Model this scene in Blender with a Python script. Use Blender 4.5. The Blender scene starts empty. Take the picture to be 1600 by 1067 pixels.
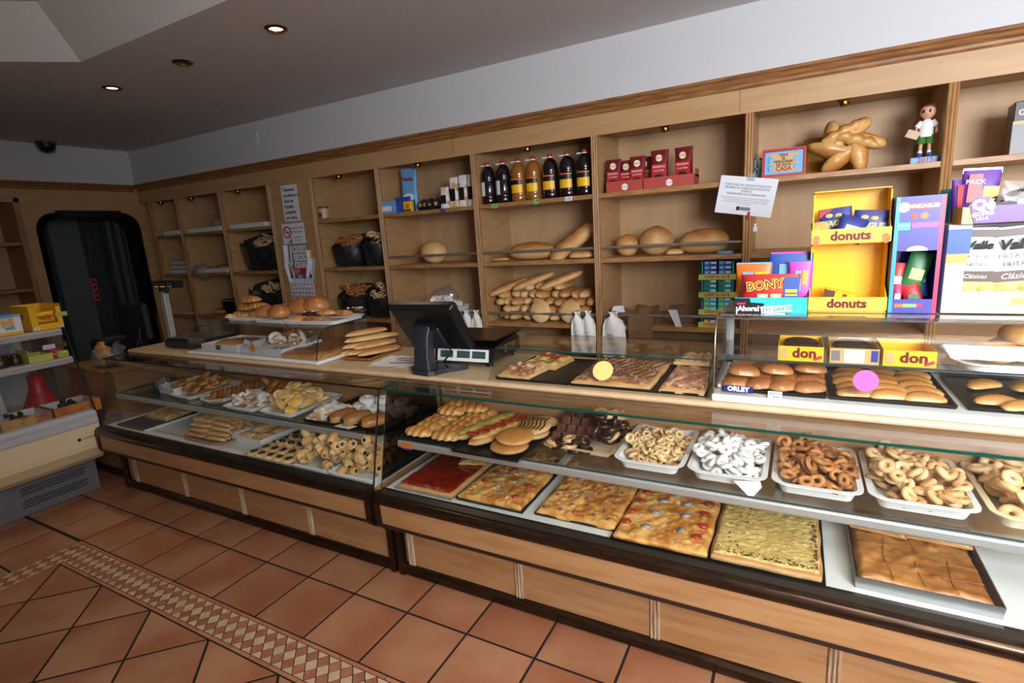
import bpy, math, random
import numpy as np
from mathutils import Vector, Matrix, Euler
PI = math.pi
SC = bpy.context.scene
COL = SC.collection
# ------------------------------------------------------------------ camera, world, light, exposure
cam = bpy.data.cameras.new('camera')
cam.sensor_fit = 'HORIZONTAL'; cam.sensor_width = 36.0; cam.lens = 821.67 / 1600 * 36; cam.clip_start = .02
camo = bpy.data.objects.new('camera', cam); COL.objects.link(camo)
_rt = Vector((0.88127486, 0.46841439, -0.06278997)); _up = Vector((-0.04115777, 0.20842218, 0.97717257)); _bk = Vector((0.47080852, -0.85857333, 0.20295612))
_m = Matrix((_rt, _up, _bk)).transposed().to_4x4(); _m.translation = (3.40881, -1.56588, 1.65134)
camo.matrix_world = _m
SC.camera = camo
w = bpy.data.worlds.new('World'); SC.world = w; w.use_nodes = True
w.node_tree.nodes['Background'].inputs['Color'].default_value = (.62, .78, 1, 1)
w.node_tree.nodes['Background'].inputs['Strength'].default_value = 1.2
def area(name, loc, rot, sx, sy, power, col=(1, 1, 1)):
    l = bpy.data.lights.new(name, 'AREA'); l.shape = 'RECTANGLE'; l.size = sx; l.size_y = sy; l.energy = power; l.color = col
    o = bpy.data.objects.new(name, l); COL.objects.link(o); o.location = loc; o.rotation_euler = rot; return o
area('shop_window_daylight', (5.2, -2.40, 2.08), (PI/2, 0, .12), 1.5, 1.05, 120, (.95, .98, 1.04)).data.spread = 2.35
area('added_fill_down', (4.1, -1.35, 2.40), (0, 0, 0), .86, .86, 22, (1, .93, .84))  # added fill light, brightens the counters from out of view
area('added_fill_up', (4.1, -1.35, 2.45), (PI, 0, 0), .86, .86, 52, (1, .91, .78))  # added fill aimed at the ceiling, stands in for bounced flash
SC.view_settings.view_transform = 'Standard'; SC.view_settings.look = 'None'
SC.view_settings.exposure = 0.1; SC.view_settings.gamma = 1.0; SC.view_settings.use_curve_mapping = False

# ------------------------------------------------------------------ materials
MATS = {}
def sc(r, g, b):  # sRGB 0-255 to linear
    f = lambda c: (c/255/12.92 if c/255 <= .04045 else ((c/255+.055)/1.055)**2.4)
    return (f(r), f(g), f(b), 1)
def mat(name, c1, c2=None, rough=.5, scale=6., stretch=(1, 1, 1), bump=0., bscale=None, metal=0., coat=0., rnd=0., lo=.35, hi=.65, zmix=None, emis=0., spec=.5, detail=4.):
    """principled: noise between c1 and c2; zmix=(a,b) mixes c1 (low) to c2 (high) up the thing's own height; rnd: brightness change from thing to thing"""
    m = bpy.data.materials.new(name); m.use_nodes = True; nt = m.node_tree; N = nt.nodes; L = nt.links
    p = N['Principled BSDF']; p.inputs['Roughness'].default_value = rough; p.inputs['Metallic'].default_value = metal
    p.inputs['Coat Weight'].default_value = coat; p.inputs['Specular IOR Level'].default_value = spec
    c1 = sc(*c1); out = None
    if c2 is not None or bump:
        tc = N.new('ShaderNodeTexCoord'); mp = N.new('ShaderNodeMapping'); mp.inputs['Scale'].default_value = stretch
        L.new(tc.outputs['Object'], mp.inputs['Vector'])
        if rnd:
            o2 = N.new('ShaderNodeObjectInfo'); sc3 = N.new('ShaderNodeVectorMath'); sc3.operation = 'SCALE'; sc3.inputs[0].default_value = (7, 5, 3); L.new(o2.outputs['Random'], sc3.inputs['Scale']); L.new(sc3.outputs['Vector'], mp.inputs['Location'])
    if c2 is not None:
        c2 = sc(*c2)
        nz = N.new('ShaderNodeTexNoise'); nz.inputs['Scale'].default_value = scale; nz.inputs['Detail'].default_value = detail
        L.new(mp.outputs['Vector'], nz.inputs['Vector'])
        mr = N.new('ShaderNodeMapRange'); mr.interpolation_type = 'SMOOTHSTEP'
        if zmix:
            sx = N.new('ShaderNodeSeparateXYZ'); L.new(tc.outputs['Generated'], sx.inputs[0])
            ad = N.new('ShaderNodeMath'); ad.operation = 'MULTIPLY_ADD'; L.new(nz.outputs['Fac'], ad.inputs[0]); ad.inputs[1].default_value = .8; L.new(sx.outputs['Z'], ad.inputs[2])
            L.new(ad.outputs[0], mr.inputs['Value']); mr.inputs['From Min'].default_value = zmix[0]+.4; mr.inputs['From Max'].default_value = zmix[1]+.4
        else:
            L.new(nz.outputs['Fac'], mr.inputs['Value']); mr.inputs['From Min'].default_value = lo; mr.inputs['From Max'].default_value = hi
        mx = N.new('ShaderNodeMix'); mx.data_type = 'RGBA'; mx.inputs['A'].default_value = c1; mx.inputs['B'].default_value = c2
        L.new(mr.outputs['Result'], mx.inputs['Factor']); out = mx.outputs['Result']
    if rnd:
        oi = N.new('ShaderNodeObjectInfo'); m2 = N.new('ShaderNodeMapRange'); L.new(oi.outputs['Random'], m2.inputs['Value'])
        m2.inputs['To Min'].default_value = 1-rnd; m2.inputs['To Max'].default_value = 1+rnd*.6
        hs = N.new('ShaderNodeHueSaturation'); L.new(m2.outputs['Result'], hs.inputs['Value'])
        if out: L.new(out, hs.inputs['Color'])
        else: hs.inputs['Color'].default_value = c1
        out = hs.outputs['Color']
    if out: L.new(out, p.inputs['Base Color'])
    else: p.inputs['Base Color'].default_value = c1
    if bump:
        nb = N.new('ShaderNodeTexNoise'); nb.inputs['Scale'].default_value = bscale or scale*3; nb.inputs['Detail'].default_value = 3
        L.new(mp.outputs['Vector'], nb.inputs['Vector'])
        bp = N.new('ShaderNodeBump'); bp.inputs['Strength'].default_value = bump; bp.inputs['Distance'].default_value = .01
        L.new(nb.outputs['Fac'], bp.inputs['Height']); L.new(bp.outputs['Normal'], p.inputs['Normal'])
    if emis:
        p.inputs['Emission Color'].default_value = c1; p.inputs['Emission Strength'].default_value = emis
    MATS[name] = m; return m
def glassmat(name, tint, r0=.05, rough=.0, maxr=.9, haze=0.):
    m = bpy.data.materials.new(name); m.use_nodes = True; nt = m.node_tree; N = nt.nodes; L = nt.links
    N.remove(N['Principled BSDF']); o = N['Material Output']
    tr = N.new('ShaderNodeBsdfTransparent'); tr.inputs['Color'].default_value = tint
    gl = N.new('ShaderNodeBsdfGlossy'); gl.inputs['Roughness'].default_value = rough
    lw = N.new('ShaderNodeLayerWeight'); lw.inputs['Blend'].default_value = .5
    pw = N.new('ShaderNodeMath'); pw.operation = 'POWER'; L.new(lw.outputs['Facing'], pw.inputs[0]); pw.inputs[1].default_value = 5
    ma = N.new('ShaderNodeMath'); ma.operation = 'MULTIPLY_ADD'; L.new(pw.outputs[0], ma.inputs[0]); ma.inputs[1].default_value = maxr-r0; ma.inputs[2].default_value = r0
    mx = N.new('ShaderNodeMixShader'); 
    if haze:
        df = N.new('ShaderNodeBsdfDiffuse'); df.inputs['Color'].default_value = (.85, .85, .86, 1); hz = N.new('ShaderNodeMixShader'); hz.inputs[0].default_value = haze; L.new(tr.outputs[0], hz.inputs[1]); L.new(df.outputs[0], hz.inputs[2]); tr = hz
    L.new(ma.outputs[0], mx.inputs[0]); L.new(tr.outputs[0], mx.inputs[1]); L.new(gl.outputs[0], mx.inputs[2])
    L.new(mx.outputs[0], o.inputs['Surface']); MATS[name] = m; return m
glassmat('glass', (.97, .982, .975, 1), .022)
glassmat('acrylic', (.95, .95, .94, 1), .045, .03)
glassmat('film', (.9, .9, .9, 1), .08, .15, haze=.14)
mat('glass_edge', (10, 70, 60), rough=.15, spec=.8)
mat('glass_edge_dark', (46, 60, 54), rough=.15, spec=.8)
mat('wood', (188, 150, 104), (180, 140, 95), rough=.45, scale=1.6, stretch=(1.2, 3, 12), detail=2.)
mat('wood_back', (190, 156, 116), (183, 148, 108), rough=.55, scale=2, stretch=(5, 5, .8))
mat('wood_edge', (176, 132, 84), (150, 106, 62), rough=.42, scale=5, stretch=(2, 14, 14), bump=.05)
mat('wood_vert', (174, 130, 82), (146, 104, 60), rough=.42, scale=5, stretch=(16, 16, 1.2), bump=.05)
mat('crown_wood', (158, 110, 66), (128, 82, 46), rough=.35, scale=5, stretch=(1.5, 12, 12))
mat('panel_wood', (180, 137, 94), (168, 122, 79), rough=.4, scale=4, stretch=(1.2, 6, 9))
mat('weathered_strip', (150, 112, 78), (196, 176, 150), rough=.6, scale=7, stretch=(20, 20, 1.5), lo=.3, hi=.7)
mat('worktop_laminate', (214, 186, 148), (206, 176, 138), rough=.35, scale=12)
mat('bronze', (74, 56, 42), (52, 38, 28), rough=.24, metal=.75, scale=9, stretch=(1, 8, 8))
mat('dark_strip', (44, 28, 24), rough=.35)
mat('black_rail', (62, 56, 50), rough=.32, metal=.6)
mat('steel', (176, 178, 180), rough=.28, metal=.9)
mat('steel_soft', (190, 190, 188), rough=.45, metal=.55)
mat('chrome', (200, 190, 178), rough=.12, metal=1)
mat('rail_metal', (160, 150, 140), rough=.3, metal=.6)
mat('brass', (176, 128, 62), rough=.2, metal=1)
mat('deck_white', (226, 230, 228), rough=.3)
mat('plaster', (202, 202, 205), rough=.9, bump=.03, bscale=60)
mat('ceiling_paint', (210, 204, 202), rough=.9, bump=.03, bscale=80)
mat('coffer_paint', (214, 216, 212), rough=.9, bump=.12, bscale=90)
mat('terracotta', (182, 134, 100), (160, 100, 70), rough=.42, scale=2.4, bump=.04, bscale=30, rnd=.10, detail=6, coat=.12)
mat('terracotta_strip', (192, 132, 96), (178, 116, 82), rough=.5, scale=9, rnd=.08)
mat('mosaic_cream', (214, 188, 160), (202, 172, 142), rough=.5, scale=20, rnd=.08)
mat('mosaic_brown', (176, 120, 90), (160, 100, 74), rough=.5, scale=20, rnd=.14)
mat('grout', (32, 23, 20), rough=.9)
mat('white_plastic', (232, 234, 234), rough=.3)
mat('cream_plastic', (240, 226, 190), rough=.35)
mat('cardboard_white', (224, 226, 230), rough=.7)
mat('paper', (222, 224, 232), rough=.8)
mat('paper_warm', (236, 232, 226), rough=.8, bump=.15, bscale=25)
mat('black_plastic', (20, 20, 23), rough=.35)
mat('dark_plastic', (40, 44, 52), rough=.4)
mat('black_metal', (24, 23, 22), rough=.4, metal=.3)
mat('black_bag', (54, 52, 52), (30, 29, 30), rough=.28, scale=10, bump=.5, bscale=14)
mat('ink', (26, 24, 28), rough=.7); mat('ink_red', (170, 28, 36), rough=.7); mat('ink_blue', (44, 76, 150), rough=.7)
mat('brown_paper', (128, 98, 70), (112, 84, 60), rough=.85, scale=12, bump=.2, bscale=20)
# bakes
mat('bread', (222, 182, 124), (182, 120, 62), rough=.55, scale=14, zmix=(.15, .95), rnd=.16, bump=.15, bscale=60)
mat('bread_pale', (232, 200, 148), (208, 160, 98), rough=.6, scale=14, zmix=(.1, 1.0), rnd=.14, bump=.15, bscale=60)
mat('bun_brown', (206, 146, 88), (150, 88, 42), rough=.35, scale=8, zmix=(.1, .9), rnd=.1, coat=.2)
mat('golden', (224, 180, 112), (188, 126, 60), rough=.4, scale=16, zmix=(.1, .9), rnd=.16, bump=.25, bscale=40, coat=.15)
mat('flaky', (206, 156, 90), (152, 96, 46), rough=.4, scale=20, zmix=(.1, .9), rnd=.14, bump=.5, bscale=45, coat=.2)
mat('focaccia', (228, 178, 102), (186, 114, 46), rough=.45, scale=22, bump=.22, bscale=22, lo=.38, hi=.66, coat=.1)
mat('sauce', (156, 40, 16), (112, 22, 10), rough=.3, scale=26, bump=.4, bscale=40, coat=.3)
mat('cheese', (226, 194, 118), (206, 164, 84), rough=.6, scale=40, bump=1., bscale=70)
mat('onion', (222, 196, 122), (200, 164, 92), rough=.65, scale=40, bump=.5, bscale=90)
mat('char', (58, 34, 24), (90, 58, 36), rough=.7, scale=40)
mat('ham_pizza', (222, 180, 140), (168, 104, 84), rough=.5, scale=34, bump=1., bscale=60, lo=.4, hi=.6)
mat('tomato', (178, 62, 36), (150, 40, 24), rough=.3, scale=20, coat=.3)
mat('fish', (92, 96, 100), (150, 150, 146), rough=.3, scale=26, coat=.2)
mat('sausage', (150, 92, 86), rough=.4)
mat('choco', (62, 34, 24), (46, 24, 18), rough=.32, scale=16, rnd=.1, coat=.2)
mat('choco_milk', (104, 68, 56), (84, 52, 42), rough=.35, scale=16, rnd=.12)
mat('jam_dark', (48, 26, 22), rough=.3, coat=.3)
mat('sugar', (240, 238, 238), (226, 214, 202), rough=.85, scale=26, bump=.2, bscale=60, rnd=.05, lo=.45, hi=.8)
mat('sugar_puff', (240, 236, 232), (204, 156, 104), rough=.8, scale=16, bump=.2, bscale=60, rnd=.05, lo=.5, hi=.62)
mat('ring_pale', (238, 214, 164), (220, 172, 108), rough=.5, scale=22, rnd=.14, lo=.4, hi=.7, bump=.1)
mat('ring_brown', (196, 136, 80), (166, 104, 54), rough=.55, scale=30, rnd=.18, bump=.3, bscale=70)
mat('ring_tan', (230, 194, 144), (202, 152, 98), rough=.5, scale=18, rnd=.14, bump=.1)
mat('ring_bread', (238, 208, 162), (220, 176, 118), rough=.5, scale=14, rnd=.1)
mat('cookie', (234, 204, 148), (212, 168, 104), rough=.6, scale=26, rnd=.12, bump=.25, bscale=50)
mat('cookie_dark', (186, 128, 72), (150, 92, 46), rough=.55, scale=26, rnd=.12, bump=.25, bscale=50)
mat('cream_yellow', (240, 202, 92), (226, 178, 60), rough=.35, scale=30, coat=.2)
mat('puff', (234, 202, 144), (206, 156, 90), rough=.55, scale=12, stretch=(1, 3, 1), bump=.4, bscale=30, rnd=.08)
mat('pie_score', (138, 82, 38), rough=.5)
mat('empanada', (194, 134, 70), (150, 90, 40), rough=.38, scale=8, bump=.35, bscale=18, coat=.35, lo=.3, hi=.7)
mat('herb', (150, 140, 62), (196, 160, 84), rough=.6, scale=40, bump=.6, bscale=60)
# packaging colours
for n, c in dict(pk_yellow=(244, 190, 28), pk_yellow_pale=(248, 206, 70), pk_white=(236, 238, 242), pk_navy=(30, 44, 120), pk_blue=(46, 84, 164), pk_lightblue=(110, 170, 220), pk_teal=(40, 150, 160), pk_cyan=(52, 190, 206),
                 pk_red=(176, 34, 38), pk_maroon=(112, 22, 32), pk_orange=(224, 110, 36), pk_purple=(92, 52, 140), pk_violet=(60, 60, 150), pk_magenta=(206, 70, 180), pk_pink=(196, 40, 90), pk_green=(40, 110, 60),
                 pk_salmon=(178, 76, 66), pk_grey=(120, 120, 124), pk_brownstripe=(88, 70, 60), pk_gold=(198, 152, 70), pk_black=(22, 20, 24), pk_lime=(190, 196, 96), pk_tan=(200, 168, 110)).items():
    mat(n, c, rough=.38)
mat('pink_note', (250, 96, 190), rough=.6); mat('orange_note', (244, 150, 40), rough=.6); mat('yellow_note', (250, 214, 130), rough=.6)
mat('green_note', (130, 200, 110), rough=.6)
mat('skin_doll', (214, 160, 128), rough=.6); mat('hair_doll', (112, 66, 52), rough=.6); mat('green_cloth', (60, 110, 40), rough=.8)
mat('gold_card', (206, 160, 80), rough=.18, metal=.9)
mat('wine', (26, 14, 20), rough=.08, coat=.5); mat('amber_drink', (150, 90, 34), rough=.08, coat=.6, spec=.8)
mat('chips', (204, 184, 120), (186, 160, 90), rough=.5, scale=30)
mat('lamp_glow', (255, 226, 170), emis=6.); mat('led_amber', (255, 160, 60), emis=.5); mat('led_green', (80, 200, 120), emis=.3)
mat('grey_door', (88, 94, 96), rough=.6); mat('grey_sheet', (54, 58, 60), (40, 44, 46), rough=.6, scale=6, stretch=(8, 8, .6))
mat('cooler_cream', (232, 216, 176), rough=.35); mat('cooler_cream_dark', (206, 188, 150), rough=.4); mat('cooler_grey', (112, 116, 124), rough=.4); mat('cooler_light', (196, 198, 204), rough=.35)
mat('vent_dark', (16, 16, 18), rough=.9)
mat('crate_orange', (206, 130, 48), (170, 90, 30), rough=.55, scale=22, bump=.2)
mat('crate_red', (156, 84, 84), (200, 158, 84), rough=.55, scale=14, lo=.42, hi=.58)
mat('red_plastic', (176, 34, 38), rough=.35)
mat('lcd', (60, 84, 84), rough=.2)

# ------------------------------------------------------------------ mesh building
class MB:
    def __init__(s): s.v = []; s.f = []; s.m = []; s.sm = []
    def add(s, V, F, mi=0, smooth=False):
        b = len(s.v); s.v += [tuple(p) for p in V]
        for f in F: s.f.append(tuple(i+b for i in f)); s.m.append(mi); s.sm.append(smooth)
        return s
    def tf(s, M, start=0):
        for i in range(start, len(s.v)): s.v[i] = tuple(M @ Vector(s.v[i]))
        return s
    def box(s, x0, x1, y0, y1, z0, z1, mi=0, c=0.):
        if c <= 0:
            V = [(x, y, z) for z in (z0, z1) for y in (y0, y1) for x in (x0, x1)]
            return s.add(V, [(0, 2, 3, 1), (4, 5, 7, 6), (0, 1, 5, 4), (2, 6, 7, 3), (0, 4, 6, 2), (1, 3, 7, 5)], mi)
        c = min(c, abs(x1-x0)*.45, abs(y1-y0)*.45, abs(z1-z0)*.45); V = []; idx = {}
        for k, z in enumerate((z0, z1)):
            for j, y in enumerate((y0, y1)):
                for i, x in enumerate((x0, x1)):
                    sx, sy, sz = (1, -1)[i], (1, -1)[j], (1, -1)[k]
                    for a in range(3):
                        idx[i, j, k, a] = len(V); V.append((x+(0 if a == 0 else sx*c), y+(0 if a == 1 else sy*c), z+(0 if a == 2 else sz*c)))
        F = []; I = lambda i, j, k, a: idx[i, j, k, a]
        for q in (0, 1):
            F += [[I(q, 0, 0, 0), I(q, 1, 0, 0), I(q, 1, 1, 0), I(q, 0, 1, 0)], [I(0, q, 0, 1), I(1, q, 0, 1), I(1, q, 1, 1), I(0, q, 1, 1)], [I(0, 0, q, 2), I(1, 0, q, 2), I(1, 1, q, 2), I(0, 1, q, 2)]]
        for a in (0, 1):
            for b in (0, 1):
                F += [[I(0, a, b, 1), I(1, a, b, 1), I(1, a, b, 2), I(0, a, b, 2)], [I(a, 0, b, 0), I(a, 1, b, 0), I(a, 1, b, 2), I(a, 0, b, 2)], [I(a, b, 0, 0), I(a, b, 1, 0), I(a, b, 1, 1), I(a, b, 0, 1)]]
                for d in (0, 1): F.append([I(a, b, d, 0), I(a, b, d, 1), I(a, b, d, 2)])
        cx = Vector(((x0+x1)/2, (y0+y1)/2, (z0+z1)/2)); G = []
        for f in F:
            P = [Vector(V[i]) for i in f]; n = (P[1]-P[0]).cross(P[2]-P[0]); ctr = sum(P, Vector())/len(P)
            G.append(tuple(f) if n.dot(ctr-cx) > 0 else tuple(reversed(f)))
        return s.add(V, G, mi)
    def prism(s, pts, ax, a, b, mi=0, smooth=False, capmi=None):
        n = len(pts)
        def P(u, v, t): return {'x': (t, u, v), 'y': (u, t, v), 'z': (u, v, t)}[ax]
        V = [P(u, v, a) for u, v in pts]+[P(u, v, b) for u, v in pts]
        s.add(V, [(i, (i+1) % n, n+(i+1) % n, n+i) for i in range(n)], mi, smooth)
        k = len(s.v)-2*n
        for f in (tuple(range(n-1, -1, -1)), tuple(range(n, 2*n))):
            s.f.append(tuple(i+k for i in f)); s.m.append(mi if capmi is None else capmi); s.sm.append(False)
        return s
    def loft(s, rings, mi=0, smooth=True, cap0=True, cap1=True, closed=True):
        n = len(rings[0]); V = [p for r in rings for p in r]; F = []
        for j in range(len(rings)-1):
            for i in range(n if closed else n-1):
                k = (i+1) % n; F.append((j*n+i, j*n+k, (j+1)*n+k, (j+1)*n+i))
        if cap0: F.append(tuple(range(n-1, -1, -1)))
        if cap1: F.append(tuple((len(rings)-1)*n+i for i in range(n)))
        return s.add(V, F, mi, smooth)
    def lathe(s, prof, c=(0, 0, 0), n=16, mi=0, smooth=True):
        R = [[(c[0]+r*math.cos(2*PI*i/n), c[1]+r*math.sin(2*PI*i/n), c[2]+z) for i in range(n)] for r, z in prof]
        return s.loft(R, mi, smooth)
    def tube(s, P, r, n=8, mi=0, closed=False):
        P = [Vector(p) for p in P]; R = []; k = len(P); up = None
        for i, p in enumerate(P):
            t = (P[(i+1) % k]-P[i-1]) if (closed or 0 < i < k-1) else (P[1]-P[0] if i == 0 else P[-1]-P[-2])
            t.normalize()
            if up is None: up = Vector((0, 0, 1)) if abs(t.z) < .9 else Vector((1, 0, 0))
            a = t.cross(up); a.normalize(); b = a.cross(t); up = b
            rr = r[i] if isinstance(r, (list, tuple)) else r
            R.append([tuple(p+a*math.cos(2*PI*j/n)*rr+b*math.sin(2*PI*j/n)*rr) for j in range(n)])
        if closed: R.append(R[0]); return s.loft(R, mi, True, False, False)
        return s.loft(R, mi)
    def ell(s, c, rx, ry, rz, n=14, k=8, mi=0, fn=None):
        R = []
        for j in range(k+1):
            a = -PI/2+PI*j/k; q = max(math.cos(a), .03); ring = []
            for i in range(n):
                t = 2*PI*i/n; p = (q*math.cos(t), q*math.sin(t), math.sin(a))
                if fn: p = fn(*p)
                ring.append((c[0]+p[0]*rx, c[1]+p[1]*ry, c[2]+p[2]*rz))
            R.append(ring)
        return s.loft(R, mi)
    def torus(s, R, r, n=14, k=8, mi=0, c=(0, 0, 0), flat=1., wob=0.):
        rings = []
        for i in range(n):
            t = 2*PI*i/n; q = R*(1+wob*math.sin(2*t+1)); rings.append([(c[0]+(q+r*math.cos(2*PI*j/k))*math.cos(t), c[1]+(q+r*math.cos(2*PI*j/k))*math.sin(t), c[2]+r*flat*math.sin(2*PI*j/k)) for j in range(k)])
        rings.append(rings[0]); return s.loft(rings, mi, True, False, False)
    def mesh(s, name, *mats):
        me = bpy.data.meshes.new(name); me.from_pydata(s.v, [], s.f)
        for m in mats: me.materials.append(MATS[m])
        me.polygons.foreach_set('material_index', s.m); me.polygons.foreach_set('use_smooth', s.sm); me.update()
        if any(s.sm): me.set_sharp_from_angle(angle=.9)
        return me
def rrect(x0, x1, y0, y1, r, k=4):
    P = []
    for cx, cy, a in ((x1-r, y1-r, 0), (x0+r, y1-r, 1), (x0+r, y0+r, 2), (x1-r, y0+r, 3)):
        P += [(cx+r*math.cos((a+i/k)*PI/2), cy+r*math.sin((a+i/k)*PI/2)) for i in range(k+1)]
    return P
def lk(name, me, parent=None, loc=None, rot=None, scl=None):
    o = bpy.data.objects.new(name, me); COL.objects.link(o)
    if parent is not None: o.parent = parent
    if loc is not None: o.location = loc
    if rot is not None: o.rotation_euler = rot
    if scl is not None: o.scale = scl if isinstance(scl, (tuple, list)) else (scl,)*3
    return o
def tag(o, label, cat, group=None, kind=None):
    o['label'] = label; o['category'] = cat
    if group: o['group'] = group
    if kind: o['kind'] = kind
    return o
def thing(name, label, cat, loc=(0, 0, 0), rz=0, group=None, rot=None):
    o = lk(name, None, None, loc, rot or (0, 0, rz)); o.empty_display_size = .05
    return tag(o, label, cat, group)
def part(name, mb, mats, parent, loc=None, rot=None, label=None):
    o = lk(name, mb.mesh(name, *([mats] if isinstance(mats, str) else mats)) if isinstance(mb, MB) else mb, parent, loc, rot)
    if label: o['label'] = label
    return o
def solo(name, mb, mats, label, cat, loc=None, rot=None, group=None):
    return tag(part(name, mb, mats, None, loc, rot), label, cat, group)
def struct(name, mb, mats, parent=None):
    o = part(name, mb, mats, parent)
    if parent is None: o['kind'] = 'structure'
    return o
def glz(o):  # a glass pane: only that, a name for the reader
    return o
_TX = {}
def textmesh(s, size, mt, al='CENTER', ext=.0004, bold=0., sh=0.):
    key = (s, size, mt, al, bold, sh)
    if key in _TX: return _TX[key]
    cu = bpy.data.curves.new('lettering', 'FONT'); cu.body = s; cu.size = size; cu.align_x = al; cu.align_y = 'CENTER'; cu.extrude = ext; cu.resolution_u = 2; cu.offset = bold; cu.shear = sh
    o = bpy.data.objects.new('lettering', cu); COL.objects.link(o)
    bpy.context.view_layer.update()
    me = bpy.data.meshes.new_from_object(o.evaluated_get(bpy.context.evaluated_depsgraph_get()))
    bpy.data.objects.remove(o); bpy.data.curves.remove(cu); me.name = 'lettering'; me.materials.clear(); me.materials.append(MATS[mt])
    _TX[key] = me; return me
def text(s, size, mt, parent, loc, rot=(PI/2, 0, 0), al='CENTER', bold=0., sx=1., sh=0.):
    return lk('lettering', textmesh(s, size, mt, al, bold=bold, sh=sh), parent, loc, rot, (sx, 1, 1))
rnd = random.Random(7)
def loaf(L, W, H, lumps=0, amp=.0, twist=0., bend=0., tap=2.4, n=12, k=16, base=.35, slash=0, seed=0):
    """a baked shape along X, flat-ish underside: rings with rounded ends"""
    R = []; rg = random.Random(seed); ph = rg.random()*6
    for j in range(k+1):
        t = -1+2*j/k; q = max((1-abs(t)**tap), .0)**(.5)+.03
        lm = 1+amp*math.sin(PI*lumps*(t+1)/1+ph) if lumps else 1
        ring = []
        for i in range(n):
            a = 2*PI*i/n
            tw = 1+twist*math.sin(PI*lumps*(t+1)+a*1.0+ph) if twist else lm
            y = W/2*q*tw*math.cos(a); z = H/2*q*tw*math.sin(a)
            if z < 0: z *= base
            if slash and z > 0:
                u = (t*slash/2+.5*math.cos(a)) % 1; z *= 1-.16*max(0, 1-abs(u-.5)*7)
            x = t*L/2
            if bend:
                th = t*bend; rad = L/2/bend
                x, y2 = (rad-y)*math.sin(th), rad-(rad-y)*math.cos(th); y = y2
            ring.append((x, y, z+H/2*base))
        R.append(ring)
    return MB().loft(R)
def slab(w, d, h, nx=30, ny=34, seed=1, amp=.008, nd=60, edge=.02, r=.02, rad=(.012, .028)):
    """a flat bake, w by d, domed edges and dimples; centred, base at z 0"""
    rg = random.Random(seed); D = [(rg.uniform(-w/2, w/2), rg.uniform(-d/2, d/2), rg.uniform(.5, 1)*amp*rg.choice((1, 1, -1)), rg.uniform(*rad)) for _ in range(nd)]
    A = np.array(D); m = MB(); V = []
    ph = [rg.random()*6 for _ in range(4)]
    for j in range(ny+1):
        for i in range(nx+1):
            u, v = -1+2*i/nx, -1+2*j/ny
            x = u*w/2*(1+.012*math.sin(7*v+ph[0])); y = v*d/2*(1+.012*math.sin(6*u+ph[1]))
            e = min(w/2*(1-abs(u)), d/2*(1-abs(v)))
            z = h*(.45+.55*min(1, (e/edge))**.5)
            z += float(np.sum(A[:, 2]*np.exp(-((A[:, 0]-x)**2+(A[:, 1]-y)**2)/A[:, 3]**2)))*(min(1, e/edge))-amp*.3*(min(1, e/edge))
            V.append((x, y, z))
    F = [(j*(nx+1)+i, j*(nx+1)+i+1, (j+1)*(nx+1)+i+1, (j+1)*(nx+1)+i) for j in range(ny) for i in range(nx)]
    m.add(V, F, 0, True)
    rim = [i for i in range(nx+1)]+[j*(nx+1)+nx for j in range(1, ny+1)]+[ny*(nx+1)+i for i in range(nx-1, -1, -1)]+[j*(nx+1) for j in range(ny-1, 0, -1)]
    b = len(m.v); m.v += [(V[i][0]*.985, V[i][1]*.985, 0) for i in rim]; q = len(rim)
    for i in range(q):
        m.f.append((rim[i], b+i, b+(i+1) % q, rim[(i+1) % q])); m.m.append(0); m.sm.append(True)
    m.f.append(tuple(b+i for i in range(q-1, -1, -1))); m.m.append(0); m.sm.append(False)
    return m
def dish(w, d, h, r=.05, lip=.012, th=.004, scallop=0., k=6, mi=0, sl=.02):
    """a tray of rounded outline with a turned lip, centred, base at z 0"""
    def ring(off, z, sc=0):
        P = rrect(-w/2+off, w/2-off, -d/2+off, d/2-off, max(r-off, .005), k); out = []
        for i, (x, y) in enumerate(P):
            q = 1+sc*math.sin(i*2*PI*6/len(P)); out.append((x*q, y*q, z))
        return out
    return MB().loft([ring(sl+.002, 0), ring(lip+.002, h-.004, scallop), ring(0, h-.003, scallop), ring(0, h, scallop), ring(lip+th, h, scallop), ring(sl+th+.003, th)], mi)
def boxtray(w, d, h, th=.004, mi=0, flare=.0):
    """an open square-sided tray or carton: four walls and a bottom"""
    o = lambda a, z: [(-w/2+a, -d/2+a, z), (w/2-a, -d/2+a, z), (w/2-a, d/2-a, z), (-w/2+a, d/2-a, z)]
    return MB().loft([o(flare, 0), o(0, h), o(th, h), o(th+flare, th)], mi, False)
def copies(name, me, L, label, cat, group):
    for loc, rot, s in L: tag(lk(name, me if not isinstance(me, list) else rnd.choice(me), None, loc, rot, s), label, cat, group)
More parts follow.
